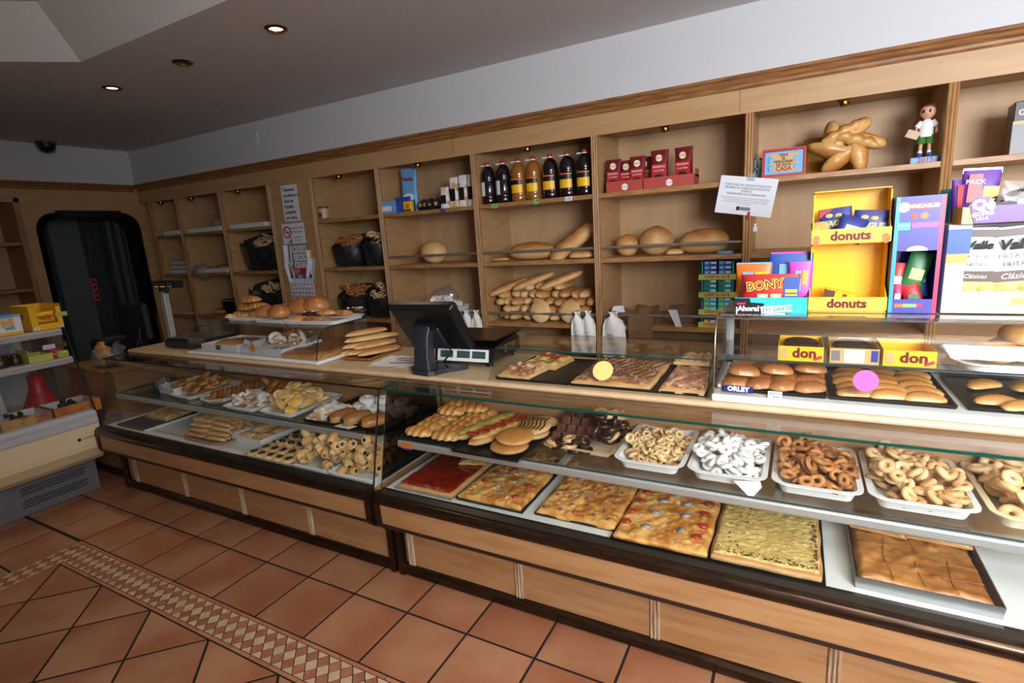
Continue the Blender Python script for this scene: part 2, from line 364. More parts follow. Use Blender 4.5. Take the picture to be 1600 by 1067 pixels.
def heap(name, meshes, c, w, d, z0, n, r, h, Hm, label, cat, group, tilt=.5, seed=3, sc=.1, rz=0., power=2, floorfn=None):
    """pile n copies on a height map so that they rest on one another in a mound"""
    rg = random.Random(seed); g = .006; nx = int(w/g)+3; ny = int(d/g)+3; Hh = np.zeros((nx, ny))
    X, Y = np.meshgrid((np.arange(nx)-nx/2)*g, (np.arange(ny)-ny/2)*g, indexing='ij')
    if floorfn is not None: Hh += floorfn(X, Y)
    T = Hm*np.clip(1-(np.abs(X/(w/2))**power+np.abs(Y/(d/2))**power), 0, 1)**.7+.004
    if floorfn is not None: T = T+floorfn(X, Y)
    out = []
    for i in range(n):
        best = None
        for _ in range(14):
            x = rg.uniform(-1, 1)*(w/2-r*.8); y = rg.uniform(-1, 1)*(d/2-r*.8)
            ix, iy = min(nx-1, int(x/g+nx/2)), min(ny-1, int(y/g+ny/2))
            q = T[ix, iy]-Hh[ix, iy]
            if best is None or q > best[0]: best = (q, x, y)
        _, x, y = best; msk = (X-x)**2+(Y-y)**2 < (r*.85)**2
        hh = Hh[msk]; z = float(np.percentile(hh, 72)); s = 1+rg.uniform(-sc, sc)
        gx = float(np.mean((X[msk]-x)*hh))/max(1e-9, float(np.mean((X[msk]-x)**2))); gy = float(np.mean((Y[msk]-y)*hh))/max(1e-9, float(np.mean((Y[msk]-y)**2)))
        rx = max(-.9, min(.9, gy))*.7+rg.uniform(-1, 1)*tilt; ry = -max(-.9, min(.9, gx))*.7+rg.uniform(-1, 1)*tilt
        ca, sa = math.cos(rz), math.sin(rz)
        o = lk(name, rg.choice(meshes), None, (c[0]+x*ca-y*sa, c[1]+x*sa+y*ca, z0+z+.001+r*.25*(abs(rx)+abs(ry))*.5), (rx, ry, rg.uniform(0, 6.28)), s)
        tag(o, label, cat, group); out.append(o)
        Hh[msk] = np.maximum(Hh[msk], z+h*.8)
    return out
# ================================================================== THE SETTING
CZ = 2.845; YS = 2.063
def clip(P, a, b, c):  # keep a*x+b*y+c >= 0
    out = []
    for i in range(len(P)):
        p, q = P[i-1], P[i]; dp = a*p[0]+b*p[1]+c; dq = a*q[0]+b*q[1]+c
        if (dp >= 0) != (dq >= 0):
            t = dp/(dp-dq); out.append((p[0]+t*(q[0]-p[0]), p[1]+t*(q[1]-p[1])))
        if dq >= 0: out.append(q)
    return out
def parea(P): return abs(sum(P[i-1][0]*P[i][1]-P[i][0]*P[i-1][1] for i in range(len(P))))/2
floor = struct('floor', MB().box(-5.4, 6.2, -3.2, 2.7, -.12, -.0018), 'grout')
def tile(P, name, mt, top=0., gap=.0056, ch=.0012):
    """one floor piece from its outline: inset by half a joint, arris eased"""
    if len(P) < 3 or parea(P) < 2e-4: return None
    if sum(P[i-1][0]*P[i][1]-P[i][0]*P[i-1][1] for i in range(len(P))) < 0: P = P[::-1]
    def inset(P, g):
        Q = P
        for i in range(len(P)):
            p, q = P[i-1], P[i]; dx, dy = q[0]-p[0], q[1]-p[1]; l = math.hypot(dx, dy)
            if l < 1e-6: continue
            Q = clip(Q, -dy/l, dx/l, (dy*p[0]-dx*p[1])/l-g)
            if len(Q) < 3: return None
        return Q
    A = inset(P, gap)
    if not A: return None
    Bq = inset(A, ch); m = MB()
    if Bq and len(Bq) == len(A): 
        # match start vertex
        k = min(range(len(Bq)), key=lambda j: (Bq[j][0]-A[0][0])**2+(Bq[j][1]-A[0][1])**2); Bq = Bq[k:]+Bq[:k]
        m.loft([[(x, y, -.008) for x, y in A], [(x, y, top-ch*.6) for x, y in A], [(x, y, top) for x, y in Bq]], 0, False)
    else: m.prism(A, 'z', -.008, top)
    c = (sum(x for x, y in A)/len(A), sum(y for x, y in A)/len(A)); m.v = [(x-c[0], y-c[1], z) for x, y, z in m.v]
    return part(name, m, mt, floor, (c[0], c[1], rnd.uniform(-.0006, .0006)))
T = .32; BX, BY, BW = -.325, -.311, .174
sq = None
for i in range(-5, 15):          # square laid tiles between counter and border
    for j in range(-4, 3):
        x0, y0 = i*T, j*T
        P = [(x0, y0), (x0+T, y0), (x0+T, y0+T), (x0, y0+T)]
        if j <= -2 or (j == -1 and False):
            P = clip(P, -1, 0, BX+.004)
        elif j == -1: P = clip(P, 0, 1, -BY)
        if i >= 14 or x0 < -1.7: continue
        tile(P, 'floor_tile', 'terracotta')
D = T*math.sqrt(2); IX, IY = BX+BW-.004, BY-BW        # diagonally laid field inside the border
for i in range(-2, 22):
    for j in range(0, 7):
        cx, cy = -.143+i*D/2, IY-j*D/2
        if (i+j) % 2 == 0: continue
        if cx > 3.9: continue
        P = [(cx-D/2, cy), (cx, cy-D/2), (cx+D/2, cy), (cx, cy+D/2)]
        P = clip(clip(P, 1, 0, -IX), 0, -1, IY)
        tile(P, 'floor_tile', 'terracotta')
# border: thin strips and a band of small lozenges
SW = .019; far = MB()
def bstrip(x0, x1, off, leg):
    for k in range(int((x1-x0)/.24)+1):
        a, b = x0+k*.24, min(x1, x0+(k+1)*.24)
        if b-a < .02: continue
        P = [(a, BY-off), (b, BY-off), (b, BY-off-SW), (a, BY-off-SW)]
        P = clip(P, 1, 1, -(BX+BY))
        if leg: P = [(BX+(BY-y), BY-(x-BX)) for x, y in P]
        tile(P, 'border_strip', 'terracotta_strip', gap=.002, ch=.0006)
for leg, x1 in ((0, 3.3), (1, .95)):
    for off in (0, BW-SW): bstrip(BX, x1, off, leg)
    pw = .064; hh = (BW-2*SW)/2; y0 = BY-SW
    for i in range(-1, int((x1-BX)/pw)+1):
        for r in range(5):
            cx = BX+.03+i*pw+(pw/2 if r % 2 else 0); cy = y0-r*hh/2
            P = [(cx-pw/2, cy), (cx, cy-hh/2), (cx+pw/2, cy), (cx, cy+hh/2)]
            P = clip(clip(P, 0, -1, y0), 0, 1, -(y0-2*hh)); P = clip(P, 1, 1, -(BX+BY))
            if len(P) < 3 or parea(P) < 2e-4: continue
            if leg: P = [(BX+(BY-y), BY-(x-BX)) for x, y in P]
            if leg == 0 and cx > 2.2: far.prism(P, 'z', -.008, -.0005, 0 if r % 2 else 1); continue
            tile(P, 'mosaic_tile', 'mosaic_brown' if r % 2 else 'mosaic_cream', gap=.0018, ch=.0005)
o = part('mosaic_rest', far, ['mosaic_brown', 'mosaic_cream'], floor); o['kind'] = 'stuff'
# ceiling with an eight-sided coffer
O8 = [(-.535, .333), (2.4, .333), (3.1, -.28), (3.1, -1.5), (2.4, -2.1), (-.535, -2.1), (-1.24, -1.5), (-1.24, -.28)]
cxy = (.93, -.88); I8 = [(x+(.2 if x < cxy[0] else -.2)*(.42 if abs(x+.535) < .1 or abs(x-2.4) < .1 else 1), y+(-.2 if y > cxy[1] else .2)*(.42 if abs(y+.28) < .1 or abs(y+1.5) < .1 else 1)) for x, y in O8]
R0 = [(-.535, 2.7), (2.4, 2.7), (6.2, -.28), (6.2, -1.7), (2.4, -3.1), (-.535, -3.1), (-5.4, -1.7), (-5.4, -.28)]
m = MB(); V = [(x, y, CZ) for x, y in O8]+[(x, y, CZ) for x, y in R0]+[(6.2, 2.7, CZ), (6.2, -3.1, CZ), (-5.4, -3.1, CZ), (-5.4, 2.7, CZ)]
m.add(V, [(0, 1, 9, 8), (1, 2, 10, 16, 9), (2, 3, 11, 10), (3, 4, 12, 17, 11), (4, 5, 13, 12), (5, 6, 14, 18, 13), (6, 7, 15, 14), (7, 0, 8, 19, 15)], 0)
m.loft([[(x, y, CZ) for x, y in O8], [(x, y, 3.1) for x, y in I8]], 1, False, False, True)
struct('ceiling', m, ['ceiling_paint', 'coffer_paint'])
# walls
m = MB().box(-5.4, 6.2, 2.62, 2.72, 0, 3.0).box(-3.5, 6.2, 2.05, 2.62, 2.465, CZ)
struct('wall_back', m, 'plaster')
PO = [(.94, 0), (.94, 2.256), (2.10, 2.256), (2.10, 0), (2.035, 0), (2.025, 1.90)]+[(1.84+.185*math.cos(a), 1.97+.185*math.sin(a)) for a in [PI/2*k/6 for k in range(7)]]+[(1.21-.185*math.sin(a), 1.97+.185*math.cos(a)) for a in [PI/2*k/6 for k in range(7)]]+[(1.015, 0)]
m = MB().prism(PO, 'x', -3.53, -3.5, 1)
m.box(-3.56, -3.5, -3.1, 2.10, 2.256, 2.39, 1).box(-4.1, -3.5, -3.1, 2.65, 2.465, CZ, 0).box(-5.5, -5.4, -3.1, 2.7, 0, CZ, 0).box(-3.9, -3.5, .90, .94, 0, 2.3, 1).box(-3.56, -3.53, 2.03, 2.62, 0, 2.465, 1)
struct('wall_left', m, ['plaster', 'wood'])
struct('wall_right', MB().box(6.1, 6.2, -3.1, 2.7, 0, CZ), 'plaster')
m = MB().box(-5.4, 4.4, -2.55, -2.45, 0, CZ).box(6.0, 6.2, -2.55, -2.45, 0, CZ).box(4.4, 6.0, -2.55, -2.45, 0, 1.5).box(4.4, 6.0, -2.55, -2.45, 2.62, CZ)
struct('wall_front', m, 'plaster')
wn = part('window_1', MB().box(4.4, 6.0, -2.51, -2.50, 1.5, 2.62), 'glass', None); wn['kind'] = 'structure'
m = MB()
for x in (4.4, 5.17, 5.95): m.box(x, x+.05, -2.53, -2.47, 1.5, 2.62, 0, .004)
m.box(4.45, 5.95, -2.53, -2.47, 1.5, 1.55, 0, .004).box(4.45, 5.95, -2.53, -2.47, 2.57, 2.62, 0, .004); part('window_frame', m, 'steel_soft', wn)
cr = [(2.085, 2.392), (2.052, 2.392), (2.046, 2.402), (2.046, 2.416), (2.034, 2.428), (2.026, 2.444), (2.012, 2.452), (2.006, 2.466), (2.085, 2.466)]
struct('trim_1', MB().prism(cr, 'x', -3.46, 6.1), 'crown_wood')
struct('trim_2', MB().prism([(-3.5+(2.063-y)-.02, z) for y, z in cr], 'y', -3.0, 2.04), 'crown_wood')
# back room seen through the pass-through
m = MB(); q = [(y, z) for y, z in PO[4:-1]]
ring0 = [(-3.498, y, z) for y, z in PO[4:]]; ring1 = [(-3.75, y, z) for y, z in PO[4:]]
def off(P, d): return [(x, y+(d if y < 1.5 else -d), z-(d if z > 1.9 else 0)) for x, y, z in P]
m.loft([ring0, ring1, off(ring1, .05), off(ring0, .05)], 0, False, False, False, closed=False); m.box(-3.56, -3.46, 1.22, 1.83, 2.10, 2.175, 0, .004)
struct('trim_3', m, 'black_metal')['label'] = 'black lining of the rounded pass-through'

# ================================================================== WALL SHELVING
DX = [-3.32, -2.788, -2.012, -1.231, -.638, .1745, 1.151, 2.131, 3.103, 4.057, 5.02]
sh = thing('shelving_unit', 'long light wooden wall shelving with open compartments behind the counters', 'shelving', (0, YS, 0))
part('back_panel', MB().box(-3.5, 6.0, .515, .535, 0, 2.4), 'wood_back', sh)
m = MB().box(-3.5, 6.0, 0, .022, 2.268, 2.395).box(-3.5, 6.0, -.006, .03, 2.256, 2.27)
for x in (1.0, 3.07, 5.0): m.box(x, x+.002, -.0008, .001, 2.27, 2.392, 1)
part('fascia', m, ['wood', 'dark_strip'], sh)
part('top_board', MB().box(-3.5, 6.0, .03, .515, 2.30, 2.32), 'wood', sh)
dv = MB(); W = .047; g = []
for k in range(13):
    u = k/12; g.append((u*W, -.002-.006*abs(math.sin(u*3*PI))))
dv.prism([(0, .02)]+g+[(W, .02)], 'z', 0, 2.256); dv.box(.004, W-.004, .02, .515, 0, 2.3, 1)
dvm = dv.mesh('divider', 'wood_vert', 'wood')
for i, x in enumerate(DX): lk('divider', dvm, sh, (x, 0, 0))
part('notice_panel', MB().box(-1.184, -.638, .004, .02, 0, 2.256), 'wood', sh)
SHZ = {}
for i in range(10):
    if i == 3: continue
    x0, x1 = DX[i]+W, DX[i+1]
    for z in ((1.875, 1.428, .945) if i > 3 else (1.868, 1.42, .935)):
        m = MB().box(x0, x1, .012, .515, z-.028, z, 0).box(x0, x1, .0, .013, z-.03, z+.001, 1, .002)
        part('shelf', m, ['wood', 'wood_edge'], sh)
for i in (5, 6, 7):
    for z in (1.503, 1.02):
        part('rail', MB().tube([(DX[i]+W-.004, .02, z), (DX[i+1]+.004, .02, z)], .0105, 10), 'rail_metal', sh)
# side shelving by the pass-through
ss = thing('side_shelving', 'wooden shelving on the left wall beside the dark pass-through', 'shelving', (-3.5, 0, 0))
part('back_panel', MB().box(-.42, -.40, -1.2, .90, 0, 2.4), 'wood_back', ss)
part('stile', MB().box(-.40, .008, .885, .935, 0, 2.256, 0, .003), 'wood_vert', ss)
for y in (.05, -.85): part('divider', MB().box(-.40, .006, y, y+.045, 0, 2.256, 0, .003), 'wood_vert', ss)
for z in (1.862, 1.398, .94):
    for y0, y1 in ((.095, .885), (-.805, .05)): part('shelf', MB().box(-.40, 0, y0, y1, z-.03, z, 0, .003), 'wood_edge', ss)
# puck lamps below the fascia
pk = [(3.606, 'star-shaped bread'), (2.624, 'red coffee bags'), (1.629, 'large drink bottles'), (.619, 'blue sweet bag'), (-.279, 'small tin can'), (-1.714, 'third bay from the corner'), (-2.531, 'second bay from the corner'), (-3.12, 'corner bay')]
lm = MB().lathe([(.0, 0), (.034, 0), (.036, -.006), (.026, -.012), (.026, -.028), (.022, -.034), (.018, -.034), (.016, -.03), (0, -.03)], n=18).mesh('puck', 'brass')
gm = MB().lathe([(0, -.0305), (.015, -.0305), (.013, -.033), (0, -.034)], n=12).mesh('bulb', 'chrome')
for x, t in pk:
    o = thing('shelf_spotlight', 'small round brass spotlight under the fascia above the ' + t, 'spotlight', (x, YS+.035, 2.257), 0, 'brass spotlights under the shelving fascia'); lk('housing', lm, o); lk('bulb', gm, o)
# ceiling downlights, dome sensor, blank plate
for x, y, on, t in ((.795, .70, 1, 'nearest to the counters, lit'), (-.1, .705, 0, 'the unlit middle one of three'), (-.972, .709, 1, 'the farthest of three, lit')):
    o = thing('ceiling_downlight', 'round recessed ceiling downlight with brass ring, ' + t, 'downlight', (x, y, CZ), 0, 'recessed ceiling downlights')
    part('ring', MB().lathe([(.062, .0), (.062, -.004), (.05, -.01), (.04, -.008), (.037, .0)], n=24), 'brass', o)
    part('bulb', MB().lathe([(0, -.003), (.036, -.001), (.036, .001), (0, .001)], n=18), 'lamp_glow' if on else 'choco_milk', o)
    if on:
        l = bpy.data.lights.new('downlight_lamp', 'SPOT'); l.energy = 15; l.spot_size = 1.5; l.spot_blend = .6; l.color = (1, .82, .6); l.shadow_soft_size = .03
        lo = bpy.data.objects.new('downlight_lamp', l); COL.objects.link(lo); lo.parent = o; lo.location = (0, 0, -.02)
o = thing('dome_sensor', 'dark dome sensor hanging from the ceiling in the far left corner', 'sensor', (-3.36, 1.22, CZ))
part('mount', MB().lathe([(0, 0), (.088, 0), (.088, -.02), (.08, -.03), (0, -.03)], n=20), 'dark_plastic', o); part('dome', MB().lathe([(.078, -.028), (.074, -.06), (.055, -.09), (.03, -.104), (0, -.108)], n=20), 'black_plastic', o)
o = thing('blank_plate', 'white blank cover plate high on the white wall band', 'cover plate', (-1.275, 2.05, 2.69)); part('plate', MB().box(-.065, .065, -.01, 0, -.06, .06, 0, .004), 'plaster', o); part('lid', MB().box(-.05, .05, -.014, -.009, -.046, .046, 0, .003), 'plaster', o)
o = thing('added_fill_lamp', 'added square fill lamp hung out of view above the customer side', 'lamp', (4.1, -1.35, 2.445))  # made-up housing for the two added fill lights, out of view
for sx_ in (-1, 1): part('cord', MB().tube([(sx_*.47, 0, 0), (sx_*.47, 0, CZ-2.445)], .003, 6), 'steel', o)
part('frame', MB().loft([[(sx*a, sy*a, z) for sx, sy in ((-1, -1), (1, -1), (1, 1), (-1, 1))] for a, z in ((.5, 0), (.5, -.035), (.455, -.035), (.455, 0))], 0, False, False, False), 'steel_soft', o)

# ================================================================== DISPLAY COUNTERS
PR = [(.205, 0), (.205, .232), (.196, .25), (.112, .312), (.096, .330), (.088, .352), (.086, .455), (.090, .478), (.102, .494), (.125, .503)]
def counter(x0, x1, strips, label, name='display_counter', edge='glass_edge'):
    c = thing(name, label, 'display counter', (x0, 0, 0)); L = x1-x0
    part('carcass', MB().prism([(.24, .04), (.24, .25), (.135, .325), (.135, .488), (.70, .488), (.70, .04)], 'x', .03, L-.03), 'panel_wood', c)
    part('plinth', MB().prism([(.215, 0), (.205, .012), (.205, .045), (.216, .058), (.26, .058), (.26, 0)], 'x', .035, L-.035), 'bronze', c)
    part('front_band', MB().prism([(.135, .345), (.1, .345), (.095, .445), (.135, .452)], 'x', .034, L-.034), 'panel_wood', c)
    part('lower_strip', MB().prism([(.14, .328), (.098, .330), (.094, .338), (.096, .347), (.14, .347)], 'x', .034, L-.034), 'dark_strip', c)
    part('bumper', MB().prism([(.135, .440), (.1, .440)]+[(.105-.022*math.sin(a), .468-.026*math.cos(a)) for a in [PI*k/10 for k in range(1, 10)]]+[(.115, .494), (.135, .494)], 'x', .034, L-.034, 0, True), 'bronze', c)
    part('glass_rail', MB().prism([(.112, .486), (.112, .496), (.135, .506), (.152, .506), (.152, .486)], 'x', .02, L-.02), 'black_rail', c)
    part('deck', MB().box(.03, L-.03, .152, .69, .488, .504), 'deck_white', c)
    part('back_board', MB().box(.0, L, .69, .71, 0, .965), 'panel_wood', c)
    for x in strips:
        m = MB(); gg = [(x-.02+.04*k/12-x0, .228-.007*abs(math.sin(k/12*3*PI))) for k in range(13)]
        m.prism(gg+[(x+.02-x0, .242), (x-.02-x0, .242)], 'z', .05, .262); part('pilaster', m, 'weathered_strip', c)
    xs = [0.035]+[s-x0 for s in strips]+[L-.035]
    for a, b in zip(xs[:-1], xs[1:]):
        if b-a > .08: part('panel', MB().box(a+.018, b-.018, .230, .244, .056, .262, 0, .002), 'panel_wood', c)
    inn = [(.235, 0), (.235, .238), (.225, .262), (.145, .322), (.128, .345), (.118, .36), (.116, .452), (.118, .464), (.128, .474), (.14, .478)]
    for e, a, b in ((0, 0, .034), (1, L-.034, L)):
        part('end_bracket', MB().prism(PR+inn[::-1], 'x', a, b), 'bronze', c)
        part('end_panel', MB().prism(inn+[(.70, .478), (.70, 0)], 'x', a+.006, b-.006), 'panel_wood', c)
        xe = .012 if e == 0 else L-.018
        part('end_pane', MB().prism([(.142, .505), (.252, .958), (.69, .958), (.69, .505)], 'x', xe, xe+.006, 0), 'glass', c)
    part('front_pane', MB().prism([(.138, .505), (.248, .958), (.254, .958), (.144, .505)], 'x', .012, L-.012, 0, False, 1), ['glass', 'glass_edge_dark'], c)
    m = MB().box(-.008, L+.008, .236, .43, .959, .969); m.m[2] = 1; m.m[4] = m.m[5] = 1; part('top_pane', m, ['glass', edge], c)
    m = MB().box(.05, L-.05, .255, .66, .708, .716); m.m[2] = 1; part('glass_shelf', m, ['glass', 'glass_edge_dark'], c)
    part('shelf_profile', MB().prism([(.248, .676), (.244, .682), (.244, .703), (.25, .709), (.27, .709), (.27, .676)], 'x', .05, L-.05), 'steel_soft', c)
    for k in range(4):
        xb = .06+(L-.14)*k/3; part('shelf_bracket', MB().box(xb, xb+.02, .27, .69, .684, .706), 'steel_soft', c)
    return c
counter(-.865, 1.683, [-.734, -.125, .472, 1.066], 'left bronze-trimmed glass display counter nearer the corner, holding cookies and rolls', edge='dark_strip')
part('corner_rod', MB().tube([(2.536, .139, .506), (2.536, .249, .958)], .004, 6).tube([(2.536, .249, .957), (.012, .249, .957)], .003, 6), 'black_metal', bpy.data.objects['display_counter'])
c2 = counter(1.705, 4.26, [1.778, 2.383, 2.979, 3.575], 'right bronze-trimmed glass display counter in the foreground holding flat breads and ring biscuits')
for cc, xx in ((bpy.data.objects['display_counter'], 2.40), (c2, .075)):
    o = part('price_tag', MB().box(xx, xx+.062, .2405, .2435, .672, .704, 0).box(xx, xx+.062, .240, .2436, .672, .679, 1), ['pk_salmon', 'ink_blue'], cc); o.data.materials[0] = MATS['pk_orange']
for a, b, l in ((-.872, 1.688, 'pale laminate worktop running over the left display counter'), (1.70, 4.28, 'pale laminate worktop running over the right display counter')):
    wt = thing('worktop', l, 'worktop', (a, 0, 0)); P = [(.95, .965), (.418, .965), (.406, .970), (.402, .978), (.406, .986), (.416, .990), (.95, .990)]
    part('board', MB().prism(P, 'x', 0, b-a), 'worktop_laminate', wt); part('rear_cabinet', MB().box(0.02, b-a-.02, .71, .93, 0, .965, 0, .003), 'panel_wood', wt)
# low wooden cabinet between cooler and counter
lc = thing('low_cabinet', 'low plain wooden cabinet squeezed between the cooler and left counter', 'cabinet', (-1.6, .30, 0))
part('body', MB().box(0, .68, 0, .5, 0, .83, 0, .003), 'panel_wood', lc); part('top', MB().box(-.01, .70, -.02, .5, .83, .855, 0, .004), 'wood_edge', lc); part('plinth', MB().box(0, .69, -.012, .0, 0, .06), 'dark_strip', lc)

# ================================================================== CHILLED CABINET ON THE LEFT
ck = thing('chilled_cabinet', 'cream and grey chilled display cabinet at the left edge', 'cabinet', (0, 0, 0)); Y0, Y1 = -1.9, .13
part('base', MB().box(-1.85, -1.06, Y0, Y1, 0, .245, 0, .004), 'cooler_grey', ck)
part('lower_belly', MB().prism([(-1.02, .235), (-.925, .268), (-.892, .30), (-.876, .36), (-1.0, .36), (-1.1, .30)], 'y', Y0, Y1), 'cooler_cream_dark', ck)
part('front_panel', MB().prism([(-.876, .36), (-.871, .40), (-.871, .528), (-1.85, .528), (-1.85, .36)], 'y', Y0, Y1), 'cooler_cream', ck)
part('bumper', MB().prism([(-.871, .528), (-.866, .538), (-.866, .566), (-.872, .575), (-.95, .575), (-.95, .528)], 'y', Y0, Y1), 'cooler_light', ck)
part('rim', MB().prism([(-.872, .576), (-.868, .60), (-.884, .622), (-.92, .628), (-.93, .59), (-.95, .576)], 'y', Y0, Y1), 'cooler_light', ck)
part('well', MB().box(-1.85, -.93, Y0, Y1, .528, .598), 'cooler_light', ck)
part('back_wall', MB().box(-1.85, -1.80, Y0, Y1, .24, 1.23), 'cooler_light', ck)
part('inner_ledge', MB().prism([(-1.8, .60), (-1.42, .60), (-1.46, .80), (-1.8, .86)], 'y', Y0, -.16), 'cooler_light', ck)
part('front_pane', MB().prism([(-.902, .626), (-1.055, .955), (-1.06, .955), (-.907, .626)], 'y', Y0, Y1), 'glass', ck)
part('end_pane', MB().prism([(-.905, .60), (-1.085, 1.20), (-1.8, 1.20), (-1.8, .60)], 'y', Y1-.008, Y1), 'glass', ck)
part('end_trim', MB().tube([(-.885, Y1+.002, .615), (-1.0, Y1+.002, .985), (-1.062, Y1+.002, 1.195)], .007, 8), 'black_metal', ck)
for x, z in ((-1.0, 1.0), (-1.07, 1.195)):
    part('shelf', MB().box(-1.8, x-.005, Y0, Y1-.012, z-.012, z), 'cooler_light', ck)
    part('shelf_edge', MB().prism([(x-.02, z-.035), (x, z-.042), (x+.004, z-.01), (x-.004, z+.002), (x-.02, z+.002)], 'y', Y0, Y1-.01), 'steel_soft', ck)
vt = MB()
for z0, z1, r in ((.138, .195, 4), (.05, .108, 4)):
    for k in range(r):
        z = z0+(z1-z0)*(k+.5)/r
        for i in range(15):
            y = -.315+i*.0245+(.012 if k % 2 else 0); vt.box(-1.0605, -1.0592, y, y+.019, z-.0035, z+.0035)
o = part('vent_slots', vt, 'vent_dark', ck); o['kind'] = 'stuff'
o = part('badge', MB().lathe([(0, 0), (.011, 0), (.011, .003), (0, .003)], n=14), 'vent_dark', ck, (-.8705, -.002, .447), (0, PI/2, 0))
text('COMERSA', .021, 'ink', ck, (-.8695, .066, .445), (PI/2, 0, PI/2))
# ================================================================== ON THE WALL SHELVES
# --- bottles
def bottle(x, kind, label):
    o = thing('drink_bottle', label, 'bottle', (x, 2.135, 1.876), 0, 'large drink bottles on the top shelf')
    liquid = 'amber_drink' if kind == 1 else 'wine'
    pr = [(0, 0), (.050, 0), (.058, .006), (.060, .02), (.060, .045), (.057, .052), (.060, .06), (.060, .165), (.056, .175), (.059, .185), (.060, .20), (.055, .235), (.043, .262), (.028, .279), (.017, .287), (.015, .30), (0, .30)]
    part('body', MB().lathe(pr, n=22), liquid, o)
    part('collar', MB().lathe([(.016, .286), (.021, .288), (.021, .294), (.016, .296)], n=14), 'white_plastic', o)
    part('cap', MB().lathe([(.018, .295), (.0185, .312), (.016, .316), (0, .316)], n=14), 'pk_red', o)
    hd = [(.018*math.cos(a)-.0, .0, .293) for a in (0,)]
    part('carry_handle', MB().tube([(-.018, 0, .291), (-.035, -.012, .293), (-.052, -.016, .291), (-.056, -.008, .289), (-.05, 0, .29), (-.03, 0, .291)], .0035, 6), 'white_plastic', o)
    def band(r, z0, z1, a0, a1, mt, nm='label'):
        P = [a0+(a1-a0)*k/10 for k in range(11)]
        m = MB().loft([[(r*math.cos(a), r*math.sin(a), z) for a in P] for z in (z0, z1)], 0, True, False, False, closed=False)
        return part(nm, m, mt, o)
    if kind == 0: band(.0608, .062, .165, -2.9, -1.6, 'pk_white', 'paper_label')
    else:
        band(.0608, .062, .122, -2.45, -.7, 'pk_gold' if kind == 3 else 'pk_yellow', 'paper_label'); band(.0608, .122, .155, -2.45, -.7, 'pk_black', 'label_band'); band(.0609, .155, .164, -2.45, -.7, 'pk_orange', 'label_band')
for x, k, t in ((1.262, 0, 'dark bottle with white label, first from the left on the top shelf'), (1.395, 0, 'dark bottle with white label, second from the left on the top shelf'), (1.527, 1, 'amber bottle with yellow label, left of the two amber ones'), (1.652, 1, 'amber bottle with yellow label, right of the two amber ones'),
                (1.790, 2, 'dark bottle with yellow label right beside the amber bottles'), (1.924, 2, 'dark bottle with yellow label, second from the right end'), (2.056, 2, 'dark bottle with yellow label, last one beside the divider')): bottle(x, k, t)
def tagcard(x, z, w, h, mt, s, lab, y=2.058, ink='ink'):
    o = thing('price_card', lab, 'price card', (x, y, z)); part('card', MB().box(-w/2, w/2, -.002, 0, -h/2, h/2), mt, o)
    if s: text(s, h*.75, ink, o, (0, -.0025, 0))
tagcard(1.345, 1.856, .052, .03, 'green_note', '2,50', 'small green price card under the white-labelled bottles')
tagcard(1.70, 1.862, .045, .036, 'green_note', '1,75', 'small pale green price card under the amber bottles')
tagcard(1.955, 1.860, .055, .03, 'pk_white', '2,50', 'small white price card under the rightmost bottles')
tagcard(.86, 1.855, .045, .032, 'pk_violet', '1,90', 'small purple price card under the wafer packs', ink='pk_pink')
# --- coffee
def pouch(w, d, h, n=16, k=7, pinch=.12):
    R = []
    for j in range(k+1):
        t = j/k; dd = d*(1-t**2.2)+.003; ww = w*(1-.06*math.sin(PI*t)+(.05 if j == k else 0)); 
        R.append([(ww/2*math.copysign(abs(math.cos(2*PI*i/n))**.55, math.cos(2*PI*i/n)), dd/2*math.copysign(abs(math.sin(2*PI*i/n))**.6, math.sin(2*PI*i/n)), h*t) for i in range(n)])
    return MB().loft(R, 0, True)
def coffee(x, y, z, h, rz, lab):
    o = thing('coffee_bag', lab, 'coffee bag', (x, y, z), rz, 'red coffee bags on the top shelf'); w = h*.47
    part('bag', pouch(w, h*.33, h), 'pk_maroon', o)
    d = h*.165
    part('front_print', MB().box(-w*.42, w*.42, -d*1.0-.001, -d*.9, h*.02, h*.62), 'pk_red', o)
    part('emblem', MB().lathe([(0, 0), (.022, 0), (.022, .002), (0, .002)], n=16), 'cream_plastic', o, (0, -d*.82, h*.78), (PI/2+.12, 0, 0)); text('VALOR', h*.06, 'ink_red', o, (0, -d*.82-.0035, h*.78), (PI/2-.1, 0, 0))
    text('VENDING', h*.075, 'pk_white', o, (0, -d-.002, h*.55)); text('A LA TAZA', h*.055, 'pk_white', o, (0, -d-.002, h*.45))
    cup = MB().lathe([(0, 0), (.018, 0), (.028, .02), (.030, .032), (.027, .032), (0, .029)], n=14); part('cup_print', MB().box(-.03, .03, -.0015, 0, 0, .03), 'pk_white', o, (0, -d-.001, h*.1)); part('coffee_print', MB().lathe([(0, 0), (.03, 0), (.03, .001), (0, .001)], n=14), 'choco', o, (0, -d-.0025, h*.3), (PI/2, 0, 0)).scale = (1, .55, 1)
for x, y, h, rz, t in ((2.262, 2.16, .22, .06, 'small red coffee bag, leftmost in the first carton'), (2.352, 2.17, .205, -.05, 'small red coffee bag, second in the first carton'), (2.432, 2.15, .22, .05, 'small red coffee bag at the right of the first carton'), (2.45, 2.27, .225, 0, 'red coffee bag standing behind the first carton'), (2.575, 2.17, .245, .04, 'tall red coffee bag, left one in the second carton'), (2.73, 2.17, .245, -.06, 'tall red coffee bag, right one in the second carton')): coffee(x, y, 1.88, h, rz, t)
